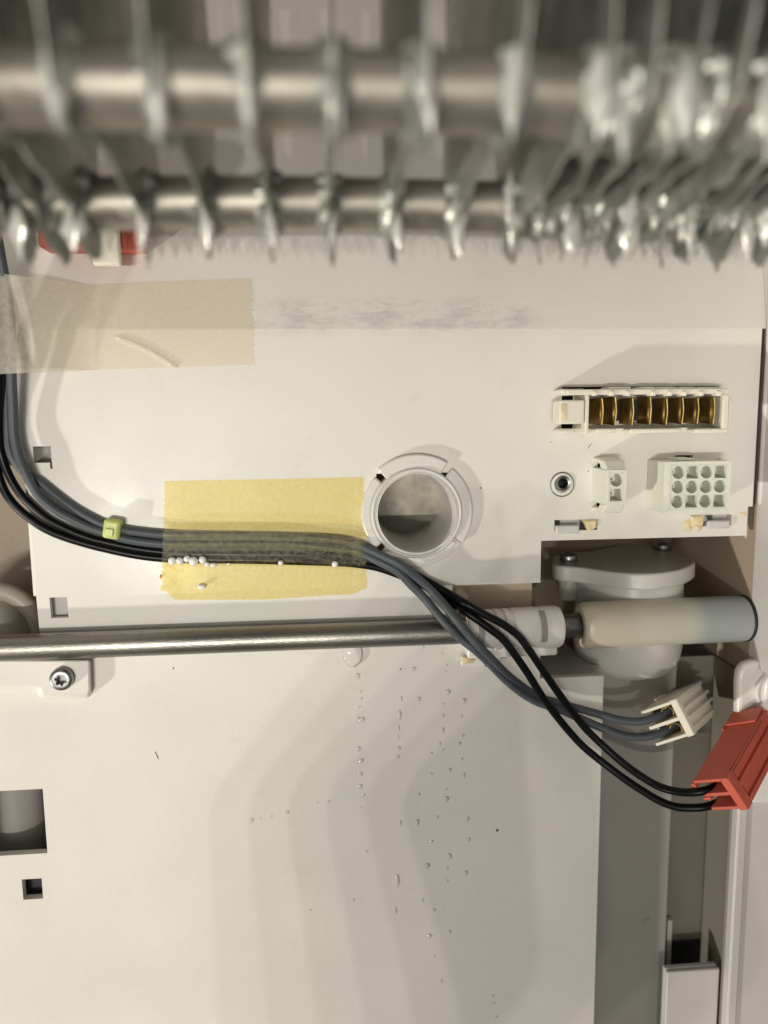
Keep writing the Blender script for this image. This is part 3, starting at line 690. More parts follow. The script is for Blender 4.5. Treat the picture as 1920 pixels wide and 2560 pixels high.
# two-way
cen2 = P(1541, 1219, YC)
t = thing('two_way_connector', 'small pale greenish socket connector with one round and one square hole', 'connector', P(1530, 1219))
cells(t, yc, [(cen2.x, cen2.z + pitch * 0.5, True), (cen2.x, cen2.z - pitch * 0.5, False)], pitch, pitch * 0.44)
x0, x1, z0, z1 = cen2.x - pitch / 2, cen2.x + pitch / 2, cen2.z - pitch, cen2.z + pitch
obj('housing', ring_wall(MB(), x0, x1, z0, z1, 0.0009, yc + 0.00005, 1.5 * MM), 'green_ivory', t, bevel=0.4)
zb_ = z0 - 0.0009; zt_ = z1 + 0.0009; xl = x0 - 0.0008; xr = x1 + 0.0008
for s_, zz in ((1, zt_), (-1, zb_)):
    poly = [(xl, yc + 0.0004, zz), (xl, yc + 0.0032, zz + s_ * 0.0028), (xl, 1.5 * MM, zz + s_ * 0.0034), (xl, 1.5 * MM, zz + s_ * 0.0018), (xl, yc + 0.0065, zz + s_ * 0.0015), (xl, yc + 0.0055, zz)]
    obj('end_ramp', MB().prism(poly, (xr - xl, 0, 0)), 'green_ivory', t, bevel=0.4)
for dz in (0.6, -1.1):
    obj('nub', MB().box(xr + 0.0001, xr + 0.0009, yc + 0.001, yc + 0.004, cen2.z + dz * pitch - 0.0005, cen2.z + dz * pitch + 0.0005), 'green_ivory', t, bevel=0.2)
# eight-way edge connector
t = thing('edge_connector', 'open cream connector housing with a row of eight brown metal contacts', 'connector', P(1600, 1025))
YE = -10.0
fo = lambda a, b, c_, d, y0, y1: bxr(R(a, b, c_, d, y0), y0, y1)
obj('frame_top', fo(1418, 972, 1822, 986, YE, 1.5), 'ivory', t, bevel=0.35)
obj('frame_right', fo(1806, 986.5, 1822, 1072, YE, 1.5), 'ivory', t, bevel=0.35)
obj('frame_left', fo(1463, 986.5, 1473, 1084, YE, 1.5), 'ivory', t, bevel=0.3)
for a, b in ((1491, 1541), (1575, 1706), (1738, 1822)):
    obj('frame_bottom', fo(a, 1071, b, 1083, YE, -4.1), 'ivory', t, bevel=0.5)
obj('bottom_wall', fo(1473.5, 1070, 1806, 1082, -4, 1.5), 'ivory', t)
for a, b in ((1520, 1580), (1600, 1640), (1640, 1692), (1700, 1740), (1745, 1800)):
    obj('frame_bulge', fo(a, 967, b, 975, YE + 1.5, -2), 'ivory', t, bevel=0.8)
for a in (1489, 1532, 1572, 1635, 1677, 1713, 1755, 1800):
    obj('rib', fo(a - 7, 976, a + 7, 990, YE - 0.8, -3), 'ivory', t, bevel=0.5)
obj('latch_block', fo(1399, 1000, 1462, 1060, YE - 0.2, -3), 'ivory', t, bevel=0.5)
obj('latch_pad', fo(1403, 1010, 1416, 1050, YE - 0.5, YE - 0.1), 'yfoam', t, bevel=0.2)
obj('latch_arm', fo(1403, 972, 1462, 984, YE + 2, 0), 'ivory', t, bevel=0.5)
obj('latch_arm', fo(1401, 1072, 1440, 1084, YE + 2, 0), 'ivory', t, bevel=1.2, seg=3)
obj('side_flange', fo(1822.5, 996, 1831, 1056, YE + 4, 1.5), 'ivory', t, bevel=0.3)
obj('back_wall_of_housing', fo(1474, 988, 1806, 1069, 1.4, 2), 'ivory', t)
xsn = [1489, 1522, 1565, 1609, 1650, 1690, 1728, 1768]
for i, xx in enumerate(xsn):
    # bent brass leaf seen through the opening
    y0 = YE + 1.2 + random.uniform(-.2, .3); tilt = random.uniform(-2, 3)
    a = P(xx - 15, 997 - tilt, y0 + 3.5); 
    nseg = 6; vs = []
    lz0 = P(xx, 1058 + random.uniform(-3, 3), y0 + 2).z; lz1 = P(xx, 994 + random.uniform(-3, 3), y0 + 2).z
    xl_ = P(xx - 17, 1025, y0 + 5).x; xr_ = P(xx + 14, 1025, y0).x
    for k in range(nseg + 1):
        u = k / nseg; x = xl_ + (xr_ - xl_) * u; y = (y0 + 5 - 5 * u ** 0.8 + (0.8 * math.sin(u * math.pi))) * MM
        flare = 0.0005 * (u ** 2)
        vs += [(x, y, lz0 - flare), (x, y, lz1 + flare * 0.4)]
    fs = [(2 * k, 2 * k + 2, 2 * k + 3, 2 * k + 1) for k in range(nseg)]
    o = obj('contact', MB().add(vs, fs), 'brass', t, smooth=True, sharp=80)
    md = o.modifiers.new('thick', 'SOLIDIFY'); md.thickness = 0.0004
    obj('contact_edge', MB().sweep([(xr_ + 0.0002, y0 * MM - 0.0001, lz0 - 0.0003), (xr_ + 0.0005, (y0 - .15) * MM, (lz0 + lz1) / 2), (xr_ + 0.0001, y0 * MM - 0.0001, lz1)], 0.00028, 6, 4), 'gold', o, smooth=True)
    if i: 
        bmx = fo(xx - 27, 1000, xx - 15, 1052, -4, 0); obj('contact_gap_shade', bmx, 'black', t)  # black block painted in for the shade between the contacts
# ------------------------------------------------------------------ plug connectors on the leads
def solve_frame(p0, pa, pb, pc, y0, guess):
    """three edges of a box seen at pixels pa, pb, pc from corner p0 at depth y0: find their depths so that they are square to each other"""
    o = P(p0[0], p0[1], y0); g = np.array(guess, float)
    def F(g):
        a = P(pa[0], pa[1], y0 + g[0]) - o; b = P(pb[0], pb[1], y0 + g[1]) - o; c = P(pc[0], pc[1], y0 + g[2]) - o
        return np.array([a.dot(b), a.dot(c), b.dot(c)]) * 1e6, (a, b, c)
    for _ in range(60):
        r, _e = F(g); J = np.zeros((3, 3))
        for k in range(3):
            h = g.copy(); h[k] += 0.01; J[:, k] = (F(h)[0] - r) / 0.01
        step = np.linalg.solve(J + 1e-6 * np.eye(3), r); g = g - np.clip(step, -3, 3)
    r, e = F(g); print('frame', g, r, [v.length * 1000 for v in e])
    return o, *e
def lbox(mb, o, a, b, c, u0, u1, v0, v1, w0, w1):
    return mb.prism([o + a * u0 + b * v0 + c * w0, o + a * u1 + b * v0 + c * w0, o + a * u1 + b * v1 + c * w0, o + a * u0 + b * v1 + c * w0], c * (w1 - w0))
gw = thing('grey_lead', 'pair of blue-grey wires, taped to the panel, ending in the white plug', 'wire lead', P(400, 1345))
bw = thing('black_lead', 'pair of black wires running under the yellow tape to the red plug', 'wire lead', P(400, 1388))
def wire(parent, pts, r, mat, lab=None):
    rw_ = random.Random(len(pts) * 7 + int(pts[0][0]))
    pts = [(p[0] + rw_.uniform(-0.9, 0.9), p[1] + rw_.uniform(-0.9, 0.9), p[2]) for p in pts]
    return obj('wire', MB().sweep([P(*p) for p in pts], r * MM, 14, 5), mat, parent, smooth=True, sharp=80)
YW = -1.6
gA = [(-40, 470, -10), (-14, 560, -10), (2, 640, -9.5), (16, 720, -8), (25, 800, -7), (28, 880, -7), (29, 936, -6.5), (32, 1008, -5), (36, 1081, -4), (45, 1135, -4), (60, 1171, -4.2), (78, 1210, -4), (101, 1243, -3.5), (136, 1273, -3), (174, 1295, -2.5), (220, 1316, -2.2), (254, 1329, -2.2), (312, 1347, -2), (399, 1359, -1.9), (480, 1362, -1.9), (640, 1363, -1.9), (780, 1366, -1.9), (860, 1374, -2), (906, 1385, -2.6), (950, 1404, -4.6), (995, 1429, -5.4), (1029, 1463, -5.2), (1060, 1496, -5.6), (1089, 1530, -7.6), (1120, 1566, -9.8), (1156, 1600, -10), (1190, 1627, -10.8), (1225, 1660, -9), (1262, 1698, -6.5), (1305, 1733, -5), (1345, 1755, -4.5), (1385, 1769, -4.5), (1413, 1779, -4.8), (1461, 1801, -5.5), (1510, 1822, -7), (1560, 1839, -8.5), (1603, 1843, -9.8), (1645, 1835, -10.4), (1680, 1821, -9), (1700, 1810, -6)]
gB = [(-60, 470, -9), (-30, 560, -9), (-12, 640, -8.5), (4, 720, -6), (14, 800, -4.6), (17, 880, -3.4), (17, 936, -2.6), (17, 1010, -1.9), (20, 1085, -1.6), (25, 1126, -1.8), (42, 1158, -1.6), (68, 1184, -1.5), (101, 1206, -1.5), (140, 1238, -1.5), (185, 1270, -1.6), (231, 1298, -1.7), (262, 1311, -1.8), (312, 1325, -1.8), (399, 1336, -1.7), (480, 1340, -1.7), (640, 1341, -1.7), (780, 1345, -1.7), (860, 1353, -2), (906, 1367, -2.6), (952, 1388, -4.4), (988, 1406, -5.6), (1017, 1424, -5.8), (1048, 1450, -5.2), (1080, 1478, -5.4), (1112, 1512, -8.6), (1142, 1550, -11.4), (1170, 1584, -12), (1202, 1620, -12.4), (1236, 1654, -10), (1272, 1690, -6.5), (1310, 1719, -4.4), (1350, 1743, -3.4), (1395, 1757, -3.2), (1437, 1768, -3.4), (1498, 1786, -5), (1555, 1802, -7.5), (1603, 1803, -9.5), (1636, 1795, -10), (1664, 1783, -8.6), (1684, 1770, -5)]
wire(gw, gA, 1.34, 'greywire'); wire(gw, gB, 1.34, 'greywire')
bC = [(-70, 470, -8), (-44, 600, -8), (-24, 720, -7), (-6, 830, -6), (-1, 936, -5), (-4, 1040, -3), (-1, 1110, -2), (5, 1140, -1.6), (20, 1183, -1.4), (47, 1229, -1.3), (84, 1268, -1.3), (120, 1297, -1.3), (162, 1320, -1.3), (210, 1340, -1.3), (255, 1353, -1.3), (333, 1370, -1.3), (402, 1380, -1.3), (480, 1383, -1.3), (640, 1385, -1.3), (780, 1387, -1.3), (860, 1391, -1.3), (910, 1400, -1.3), (945, 1408, -1.3), (988, 1417, -1.4), (1029, 1432, -1.6), (1077, 1458, -2.4), (1125, 1485, -5.5), (1166, 1510, -9.2), (1208, 1534, -10.2), (1256, 1560, -10.6), (1295, 1590, -10.8), (1324, 1627, -10.8), (1353, 1671, -9.8), (1389, 1722, -8.2), (1425, 1772, -7.4), (1461, 1818, -7.6), (1508, 1866, -9), (1560, 1909, -12), (1603, 1940, -15), (1647, 1965, -18), (1690, 1978, -21.5), (1733, 1981, -24), (1766, 1976, -25), (1792, 1966, -24), (1815, 1948, -19)]
bD = [(-90, 470, -7), (-66, 600, -7), (-46, 720, -6), (-30, 830, -5), (-24, 936, -4), (-22, 1040, -2.4), (-18, 1110, -1.8), (-10, 1160, -1.5), (0, 1200, -1.3), (18, 1238, -1.3), (47, 1273, -1.3), (92, 1309, -1.3), (128, 1329, -1.3), (168, 1344, -1.3), (212, 1358, -1.3), (255, 1370, -1.3), (333, 1386, -1.3), (402, 1396, -1.3), (480, 1399, -1.3), (640, 1401, -1.3), (780, 1404, -1.3), (860, 1407, -1.3), (912, 1413, -1.3), (950, 1421, -1.3), (995, 1437, -1.4), (1035, 1453, -1.5), (1077, 1474, -2.2), (1125, 1505, -5.2), (1173, 1535, -9), (1220, 1568, -10.2), (1256, 1598, -10.6), (1287, 1636, -10.6), (1319, 1684, -9.2), (1353, 1737, -7.6), (1389, 1787, -7), (1425, 1831, -7), (1461, 1868, -7.8), (1508, 1908, -9.5), (1560, 1946, -12.5), (1603, 1975, -15.5), (1647, 2001, -18.5), (1690, 2016, -21), (1733, 2020, -23), (1768, 2016, -24), (1804, 2002, -23), (1832, 1982, -18)]
wire(bw, bC, 1.25, 'blackwire'); wire(bw, bD, 1.25, 'blackwire')
# white plug
o, a, b, c = solve_frame((1599, 1780), (1690, 1748), (1641, 1866), (1668, 1732), -7.5, (-9.7, 1.7, 12.6))
wp = obj('plug_shell', MB(), 'ivory', gw) if False else None
def plug(parent, o, a, b, c, mat, rim, label, ridges, inmat='brass', wf=0.3):
    la, lb_, lc = a.length, b.length, c.length
    A, B, C_ = a, b, c; wl = 1.0 * MM
    ua, ub = wl / la, wl / lb_; rw = rim * MM / la
    mb = MB()
    lbox(mb, o, A, B, C_, 0, 1, 0, ub, 0, 1)                       # top wall
    lbox(mb, o, A, B, C_, 0, 1, 1 - ub, 1, 0, 1)                   # bottom wall
    lbox(mb, o, A, B, C_, 0, ua, ub + 1e-4, 1 - ub - 1e-4, 0.22, 1)   # left wall, cut back at the mouth
    sh = obj('plug_shell', mb, mat, parent, bevel=0.25, label=label)
    obj('thick_side', lbox(MB(), o, A, B, C_, 1 - rw, 1 + 0.02, -0.02, 1.02, -0.012, 0.10), mat, sh, bevel=0.35)
    obj('divider', lbox(MB(), o, A, B, C_, ua * 0.5, 1 - rw, 0.5 - ub * 0.55, 0.5 + ub * 0.55, 0.005, 1), mat, sh, bevel=0.15)
    obj('inner_floor', lbox(MB(), o, A, B, C_, ua, 1 - rw, ub, 1 - ub, wf, wf + 0.05), inmat, sh)
    obj('side_wall', lbox(MB(), o, A, B, C_, 1 - rw * 1.3, 1 - rw * 0.35, ub * 0.5, 1 - ub * 0.5, 0.11, 1), mat, sh, bevel=0.2)
    for (v0, v1, w0, w1, out) in ridges:
        obj('ridge', lbox(MB(), o, A, B, C_, 1 - rw * 0.4, 1 + out, v0, v1, w0, w1), mat, sh, bevel=0.3)
    return sh
p1 = plug(gw, o, a, b, c, 'ivory', 2.2, None, [(0.02, 0.10, 0.1, 0.98, 0.0), (0.30, 0.40, 0.1, 1.06, 0.02), (0.55, 0.64, 0.1, 1.08, 0.02), (0.84, 0.98, 0.1, 1.0, 0.0)])
obj('latch', lbox(MB(), o, a, b, c, -0.02, 0.15, -0.06, -0.005, 0.55, 0.75), 'ivory', p1, bevel=0.2)
obj('latch_arm', lbox(MB(), o, a, b, c, -0.40, -0.01, 0.50, 0.62, 0.06, 0.14), 'ivory', p1, bevel=0.2)
for vc in (0.27, 0.76):
    cc = o + a * 0.60 + b * vc + c * 0.06
    pts = []
    for k in range(10):
        an = math.radians(-150 + 190 * k / 9)
        pts.append(cc + a.normalized() * 1.9 * MM * math.cos(an) + b.normalized() * 1.9 * MM * math.sin(an))
    obj('crimp_edge', MB().sweep(pts, 0.00022, 6, 2), 'gold', p1, smooth=True)
# red plug
o, a, b, c = solve_frame((1731, 1953), (1818, 1946), (1781, 2026), (1833, 1786), -24, (-9, 6.8, 17))
p2 = plug(bw, o, a, b, c, 'red', 2.6, None, [(0.0, 0.12, 0.1, 0.86, 0.0), (0.36, 0.50, 0.1, 1.0, 0.02), (0.86, 1.0, 0.1, 1.0, 0.02)], 'red', 0.4)
obj('latch_hook', lbox(MB(), o, a, b, c, -0.05, 0.02, -0.06, 0.1, 0.74, 0.82), 'red', p2, bevel=0.3)
obj('top_plate', lbox(MB(), o, a, b, c, 0.0, 0.9, -0.075, -0.002, 0.80, 1.02), 'red', p2, bevel=0.3)
obj('hook_foot', lbox(MB(), o, a, b, c, -0.14, -0.01, 0.1, 0.26, 0.0, 0.1), 'red', p2, bevel=0.3)
obj('hook_foot', lbox(MB(), o, a, b, c, -0.10, 0.12, 0.62, 0.72, 0.02, 0.12), 'red', p2, bevel=0.3)
# lime marker tied round the grey wires
mc = P(281, 1322, -3.2)
t = thing('wire_marker', 'small yellow-green plastic clip wrapped round the grey wires at the left', 'wire clip', mc)
mk = MB(); xw, zw = 2.55 * MM, 3.0 * MM; th = math.radians(-10)
U = Vector((math.cos(th), 0, math.sin(th))); V = Vector((-math.sin(th), 0, math.cos(th)))
c0 = mc + Vector((0, -1.6 * MM, 0))
mk.prism([c0 - U * xw - V * zw, c0 + U * xw - V * zw, c0 + U * xw + V * zw, c0 - U * xw + V * zw], (0, 4.4 * MM, 0))
obj('clip_body', mk, 'lime', t, bevel=1.1, seg=4)
c1 = c0 + Vector((0, -0.1 * MM, 0)) - V * 0.9 * MM - U * 0.4 * MM
obj('clip_head', MB().prism([c1 - U * 1.3 * MM - V * 1.2 * MM, c1 + U * 1.3 * MM - V * 1.2 * MM, c1 + U * 1.3 * MM + V * 1.2 * MM, c1 - U * 1.3 * MM + V * 1.2 * MM], (0, -0.5 * MM, 0)), 'lime', t, bevel=0.3)
# ------------------------------------------------------------------ tapes
def tape(name, lab, fn, nu, nv, mat, thick=0.05, keep=None):
    vs = []; fs = []
    for j in range(nv + 1):
        for i in range(nu + 1): vs.append(fn(i / nu, j / nv))
    for j in range(nv):
        for i in range(nu):
            a_ = j * (nu + 1) + i; fs.append((a_, a_ + 1, a_ + nu + 2, a_ + nu + 1))
    o_ = obj(name, MB().add(vs, fs), mat, smooth=True, label=lab, cat='tape', org=vs[0], sharp=180)
    return o_
jag1 = [random.uniform(-1, 1) for _ in range(200)]; jag2 = [random.uniform(-1, 1) for _ in range(200)]; jag3 = [random.uniform(-1, 1) for _ in range(200)]
lerp = lambda a_, b_, t_: a_ + (b_ - a_) * t_
ss = lambda x: 0 if x < 0 else 1 if x > 1 else x * x * (3 - 2 * x)
def cream(u, v):
    xr_ = 632 + 4 * jag1[int(v * 60)] + 6 * (v - 0.5)
    px = lerp(-60, xr_, u)
    top = lerp(676, 711, (px + 60) / 280) if px < 220 else lerp(711, 696, (px - 220) / 410)
    bot = lerp(937, 925, (px + 60) / 320) if px < 260 else lerp(925, 912, (px - 260) / 375)
    py = lerp(top, bot, v)
    lift = ss((262 - px) / 230)
    Y = -0.12 - 10.0 * lift
    # crease running down to the lower edge
    cxp = lerp(283, 432, (py - 840) / 72) if py > 840 else -999
    if cxp > 0:
        cy = 840 + (px - 283) * 72 / 149 + 8 * math.sin((px - 283) / 149 * math.pi) * -1
        if 280 < px < 440:
            Y -= 1.3 * math.exp(-((py - cy) / 3.2) ** 2) * ss((px - 280) / 25)
    zq = P(px, py, 0).z
    Y += slopeY(zq) / MM * (1 - 0.9 * lift)
    # soft dents of the wires under it
    if px < 110:
        cc = lerp(30, 80, v)
        Y += 1.0 * math.exp(-((px - cc) / 14) ** 2) * math.sin(v * math.pi)
    return P(px, py, Y)
tape('cream_tape', 'wide translucent cream tape over the wires at the upper left, jagged right end, one crease', cream, 150, 60, 'ctape')
def wires_h(px):
    """front of the wires under the yellow tape, as photo rows"""
    return 1322 + (14 if px > 700 else 0) * ss((px - 700) / 200) * 1.4, 1412 + 8 * ss((px - 700) / 200)
def yellow(u, v):
    k = int(v * 119)
    xl_ = lerp(412, 403, v) + 3.0 * jag2[k] ; xr_ = (lerp(908, 917, v) + 3.0 * jag3[k])
    px = lerp(xl_, xr_, u)
    top = lerp(1203, 1193, u)
    bot = 1500 - 14 * ss((px - 620) / 280) - 22 * ss((440 - px) / 30) - 12 * ss((px - 880) / 30)
    py = lerp(top, bot, v)
    h0, h1 = wires_h(px)
    Y = -0.15
    up_ = ss((py - (h0 - 16)) / 18); dn = ss(((h1 + 2) - py) / 10)
    e_ = up_ * dn
    Y -= 3.35 * e_
    if 0.05 < e_:
        for wc in (h0 + 15, h0 + 38, h0 + 66):
            Y -= 0.16 * math.exp(-((py - wc) / 8) ** 2) * e_
    # folded lip leans back under the bottom of the tape
    zc_ = P(px, py, 0).z
    if zc_ < z_b1: Y += (z_b1 - zc_) / (z_b1 - z_b0) * YB / MM * 0.95
    n_ = math.sin(px * 0.21 + py * 0.13) * math.sin(px * 0.047 - py * 0.31) + math.sin(px * 0.63 + 1.3 * math.sin(py * 0.2))
    Y -= abs(0.05 * n_) * (0.15 + (0.6 if py > h1 + 3 else 0))
    if px > 885: Y -= 0.3 * abs(math.sin(px * 0.5 + py * 0.17)) * ss((px - 880) / 20)
    if px < 470 and py > h1 + 4: Y -= 0.55 * ss((470 - px) / 50) * abs(math.sin(px * 0.3 + py * 0.21))
    return P(px, py, Y)
tape('yellow_tape', 'yellow translucent tape strapping the four wires to the panel left of the round socket', yellow, 200, 150, 'ytape')
# ------------------------------------------------------------------ foam beads and chips on the tape
beads = [(430.6, 1402, 10, 'leftmost white foam bead on the yellow tape'), (449.6, 1402, 9.5, 'second white foam bead from the left on the yellow tape'),
         (468, 1397, 9, 'white foam bead at the top of the joined pair'), (484, 1403, 11.5, 'largest white foam bead, lower one of the joined pair'),
         (506.6, 1399.6, 9.5, 'white foam bead right of the joined pair, against the black wire'), (518, 1411, 6.5, 'small white foam bead just under and right of the main row'),
         (534.6, 1412, 7, 'small oval white foam bead ending the main row'), (572, 1410, 4, 'tiny white foam flake below the black wires mid tape'),
         (702, 1407, 6.5, 'lone white foam bead in the middle of the yellow tape'), (837.5, 1410, 8, 'lone white foam bead near the right end of the yellow tape')]
for (px, py, r_, lab) in beads:
    rr = r_ / 8.1 * MM; mb = MB(); c_ = P(px, py, -4.4)
    mb.ico((c_.x, c_.y, c_.z), rr * (1.15 if 'oval' in lab or 'flake' in lab else 1), rr, rr * (0.75 if 'oval' in lab or 'flake' in lab else 0.97), 14, 9, 0.07)
    obj('foam_bead', mb, 'foam', smooth=True, label=lab, cat='foam bead', group='white foam beads on the yellow tape', org=c_, sharp=180)
c_ = P(504, 1467, -1.4); obj('foam_bead', MB().ico(c_, 1.3 * MM, 0.7 * MM, 0.75 * MM, 16, 10, 0.04), 'foam', smooth=True, label='teardrop shaped white foam bit alone on the lower yellow tape', cat='foam bead', group='white foam beads on the yellow tape', org=c_, sharp=180)
c_ = P(401, 1442, -0.4); obj('resin_chip', MB().ico(c_, 0.35 * MM, 0.3 * MM, 0.6 * MM, 8, 6, 0.15), 'orange', smooth=True, label='tiny orange chip at the lower left edge of the yellow tape', cat='chip', org=c_)
# ------------------------------------------------------------------ droplets on the lower panel
drops = [(675,207,14,1.3),(662,152,8,1),(693,298,8,1),(698,338,9,1),(686,386,8,1),(680,450,9,1),(703,458,14,1.2),(682,627,13,1.3),(696,695,15,1),(694,773,11,1.2),(692,843,12,1.2),(711,893,9,1),(696,962,6,1),
 (997,166,13,1),(1027,340,13,1.1),(926,340,9,2.4),(918,430,10,3.4),(912,510,8,2.6),(910,560,6,3.2),(913,625,11,1.3),(909,675,9,1.6),(1188,145,8,1),(1187,180,6,1),(1195,300,16,1.1),(1286,350,15,1.1),(1170,366,8,1),(1168,438,9,1.6),
 (1165,520,10,2),(1148,597,9,1.4),(1100,652,9,1),(1170,630,7,1),(1274,440,9,1.2),(1281,550,9,1),(1262,596,11,1),(1275,686,9,1),(1205,750,11,1.4),(1288,780,9,2.2),(1100,770,8,1),(1190,860,6,1.4),(1187,915,15,1.2),(1028,890,8,1.5),
 (65,1038,13,1),(118,1028,6,1),(180,1016,7,1),(270,992,13,0.7),(507,932,10,1),(447,938,7,1),(922,1055,9,2.6),(1020,1052,11,2.2),(1135,1022,9,1.4),(1310,1030,10,1.5),(1315,1150,11,1.3),(1103,1160,9,1),(728,1218,9,1),(1075,1300,16,1.2),
 (1205,1247,12,1.8),(1298,1342,12,1.5),(1192,1318,7,1.3),(1192,1388,7,1.4),(905,1385,13,3.6),(895,1560,8,3.4),(405,1556,8,1),(652,1498,9,1),(1115,1556,11,1),(1048,1500,9,1.9),(1090,1705,14,1.2),(1205,1680,10,1.3),(1160,1965,8,1.5),(1120,1820,7,1.2),(1455,2050,8,1.3),(1460,2090,7,1.1),(1475,2170,9,1),
 (1052,40,9,1.4),(1165,78,6,1)]
rd = random.Random(5)
for q in range(6):
    tx = rd.choice((690, 915, 1030, 1105, 1170, 1195, 1280, 1300)); drops.append((tx + rd.uniform(-14, 14), rd.uniform(120, 1900), rd.uniform(2.5, 5), rd.uniform(0.9, 1.6)))
def drop_mesh(r_, k, h):
    mb = MB(); n = 18; vs = []; fs = []; lv = 5
    for j in range(lv + 1):
        ph = j / lv * math.pi / 2
        for i in range(n):
            a_ = 2 * math.pi * i / n; x = r_ * math.cos(ph) * math.cos(a_); z = r_ * k * math.cos(ph) * math.sin(a_)
            z -= 0.12 * r_ * k * math.sin(ph)
            vs.append((x, -h * math.sin(ph), z))
    for j in range(lv):
        for i in range(n): fs.append((j * n + i, j * n + (i + 1) % n, (j + 1) * n + (i + 1) % n, (j + 1) * n + i))
    return mb.add(vs, fs)
for (dx, dy, r_, k) in drops:
    px, py = 600 + dx / 2.304, 1600 + dy / 2.304
    rr = r_ / 2.304 / 8.3 * MM; mb = drop_mesh(rr, k, rr * 0.5)
    c_ = P(px, py, 0.38); mb.v = [v + c_ for v in mb.v]
    if k > 1.8: lab = 'long clear streak of water running down the lower white panel'; g_ = 'water streaks on the lower panel'
    elif dx < 560: lab = 'small water droplet in the faint slanting row left of the vertical trails'; g_ = 'droplets in the slanting row left of the trails'
    elif dx < 800: lab = 'small round water droplet in the leftmost vertical trail, below the big drop'; g_ = 'droplets in the leftmost vertical trail'
    elif dx < 1065: lab = 'small round water droplet in the middle trail of the lower white panel'; g_ = 'droplets in the middle trail'
    elif dx < 1235: lab = 'small round water droplet in the trail right of the middle one'; g_ = 'droplets in the trail right of the middle'
    else: lab = 'small round water droplet in the rightmost vertical trail of the lower panel'; g_ = 'droplets in the rightmost trail'
    obj('water_droplet', mb, 'water', smooth=True, label=lab, cat='droplet', group=g_, org=c_, sharp=180)
c_ = P(881, 1636, -0.2); mb = drop_mesh(3.3 * MM, 1.35, 1.3 * MM); mb.v = [v + c_ for v in mb.v]
obj('water_droplet', mb, 'water', smooth=True, label='big flat water drop hanging under the middle of the steel tube', cat='droplet', org=c_, sharp=180)
c_ = P(1143, 1529, -8.5); obj('water_droplet', MB().ico(c_, 0.8 * MM, 0.8 * MM, 0.9 * MM, 16, 10), 'water', smooth=True, label='bright water drop caught between grey and black wires over the bushing', cat='droplet', org=c_, sharp=180)
c_ = P(1221, 1662, -9.5); obj('water_droplet', MB().ico(c_, 1.3 * MM, 0.9 * MM, 0.8 * MM, 16, 10), 'water', smooth=True, label='water drop hanging from the grey wires just below the bushing foot', cat='droplet', org=c_, sharp=180)
# specks of dirt
sp = [(1243, 2076, 0.40, 'dark brown speck on the right half of the lower panel'), (391, 1889, 0.0, 'thin dark hair scratch on the lower panel'), (433, 1671, 0.22, 'grey dot under the steel tube at the left of the lower panel'),
      (1001, 1673, 0.2, 'dark dot beside the droplets just under the tube'), (1475, 1115, 0.0, 'short dark fleck below the eight-way connector'), (1471, 1178, 0.18, 'dark dot left of the two-way connector'), (1377, 1105, 0.15, 'dark fleck at lower left of the eight-way connector'), (1202, 1220, 0.25, 'dark fleck right of the round socket')]
for (px, py, r_, lab) in sp:
    Y_ = 0.3 if py > 1600 else -0.05
    c_ = P(px, py, Y_)
    if r_ == 0.0:
        dx = (4, 9) if py > 1600 else (-4, 6)
        mb = MB().sweep([P(px - dx[0], py - dx[1], Y_), P(px + dx[0] * .3, py, Y_), P(px + dx[0], py + dx[1], Y_)] , 0.00009, 6, 3)
    else: mb = MB().ico(c_, r_ * MM, 0.1 * MM, r_ * 1.2 * MM, 8, 6, 0.2)
    obj('dirt_speck', mb, 'dirt', label=lab, cat='speck', org=c_)
# ------------------------------------------------------------------ evaporator
YN, YFAR = -132.0, -93.0       # depths of the two tube rows
zt1 = P(830, 512, YFAR).z
ev = thing('evaporator', 'frosty aluminium evaporator with hanging fins and two thick tubes across the top', 'evaporator', (0, YFAR * MM, zt1))
xc0 = P(833, 600, YFAR).x
pitch_f = (P(978, 600, YFAR).x - P(527, 600, YFAR).x) / 3
print('fin pitch mm', pitch_f * 1000, 'z tube', zt1 * 1000)
zt2 = P(830, 228, YN).z; print('near z', zt2 * 1000)
tubes = [(YFAR, zt1, 4.4), (YN, zt2, 4.7), (-112, zt1 + 0.034, 4.4), (YFAR - 0, zt1 + 0.062, 4.4), (YN, zt1 + 0.062, 4.4)]
for (yy, zz, r_) in tubes[:2] + tubes[3:]:
    tb = MB().sweep([(x, yy * MM + 0.0004 * math.sin(x * 90), zz + 0.0003 * math.sin(x * 60 + yy)) for x in np.linspace(-0.13, 0.135, 16)], r_ * MM, 32, 3)
    obj('tube', tb, 'alutube', ev, smooth=True)
zb_tip = P(830, 655, YFAR).z
FINS = {}
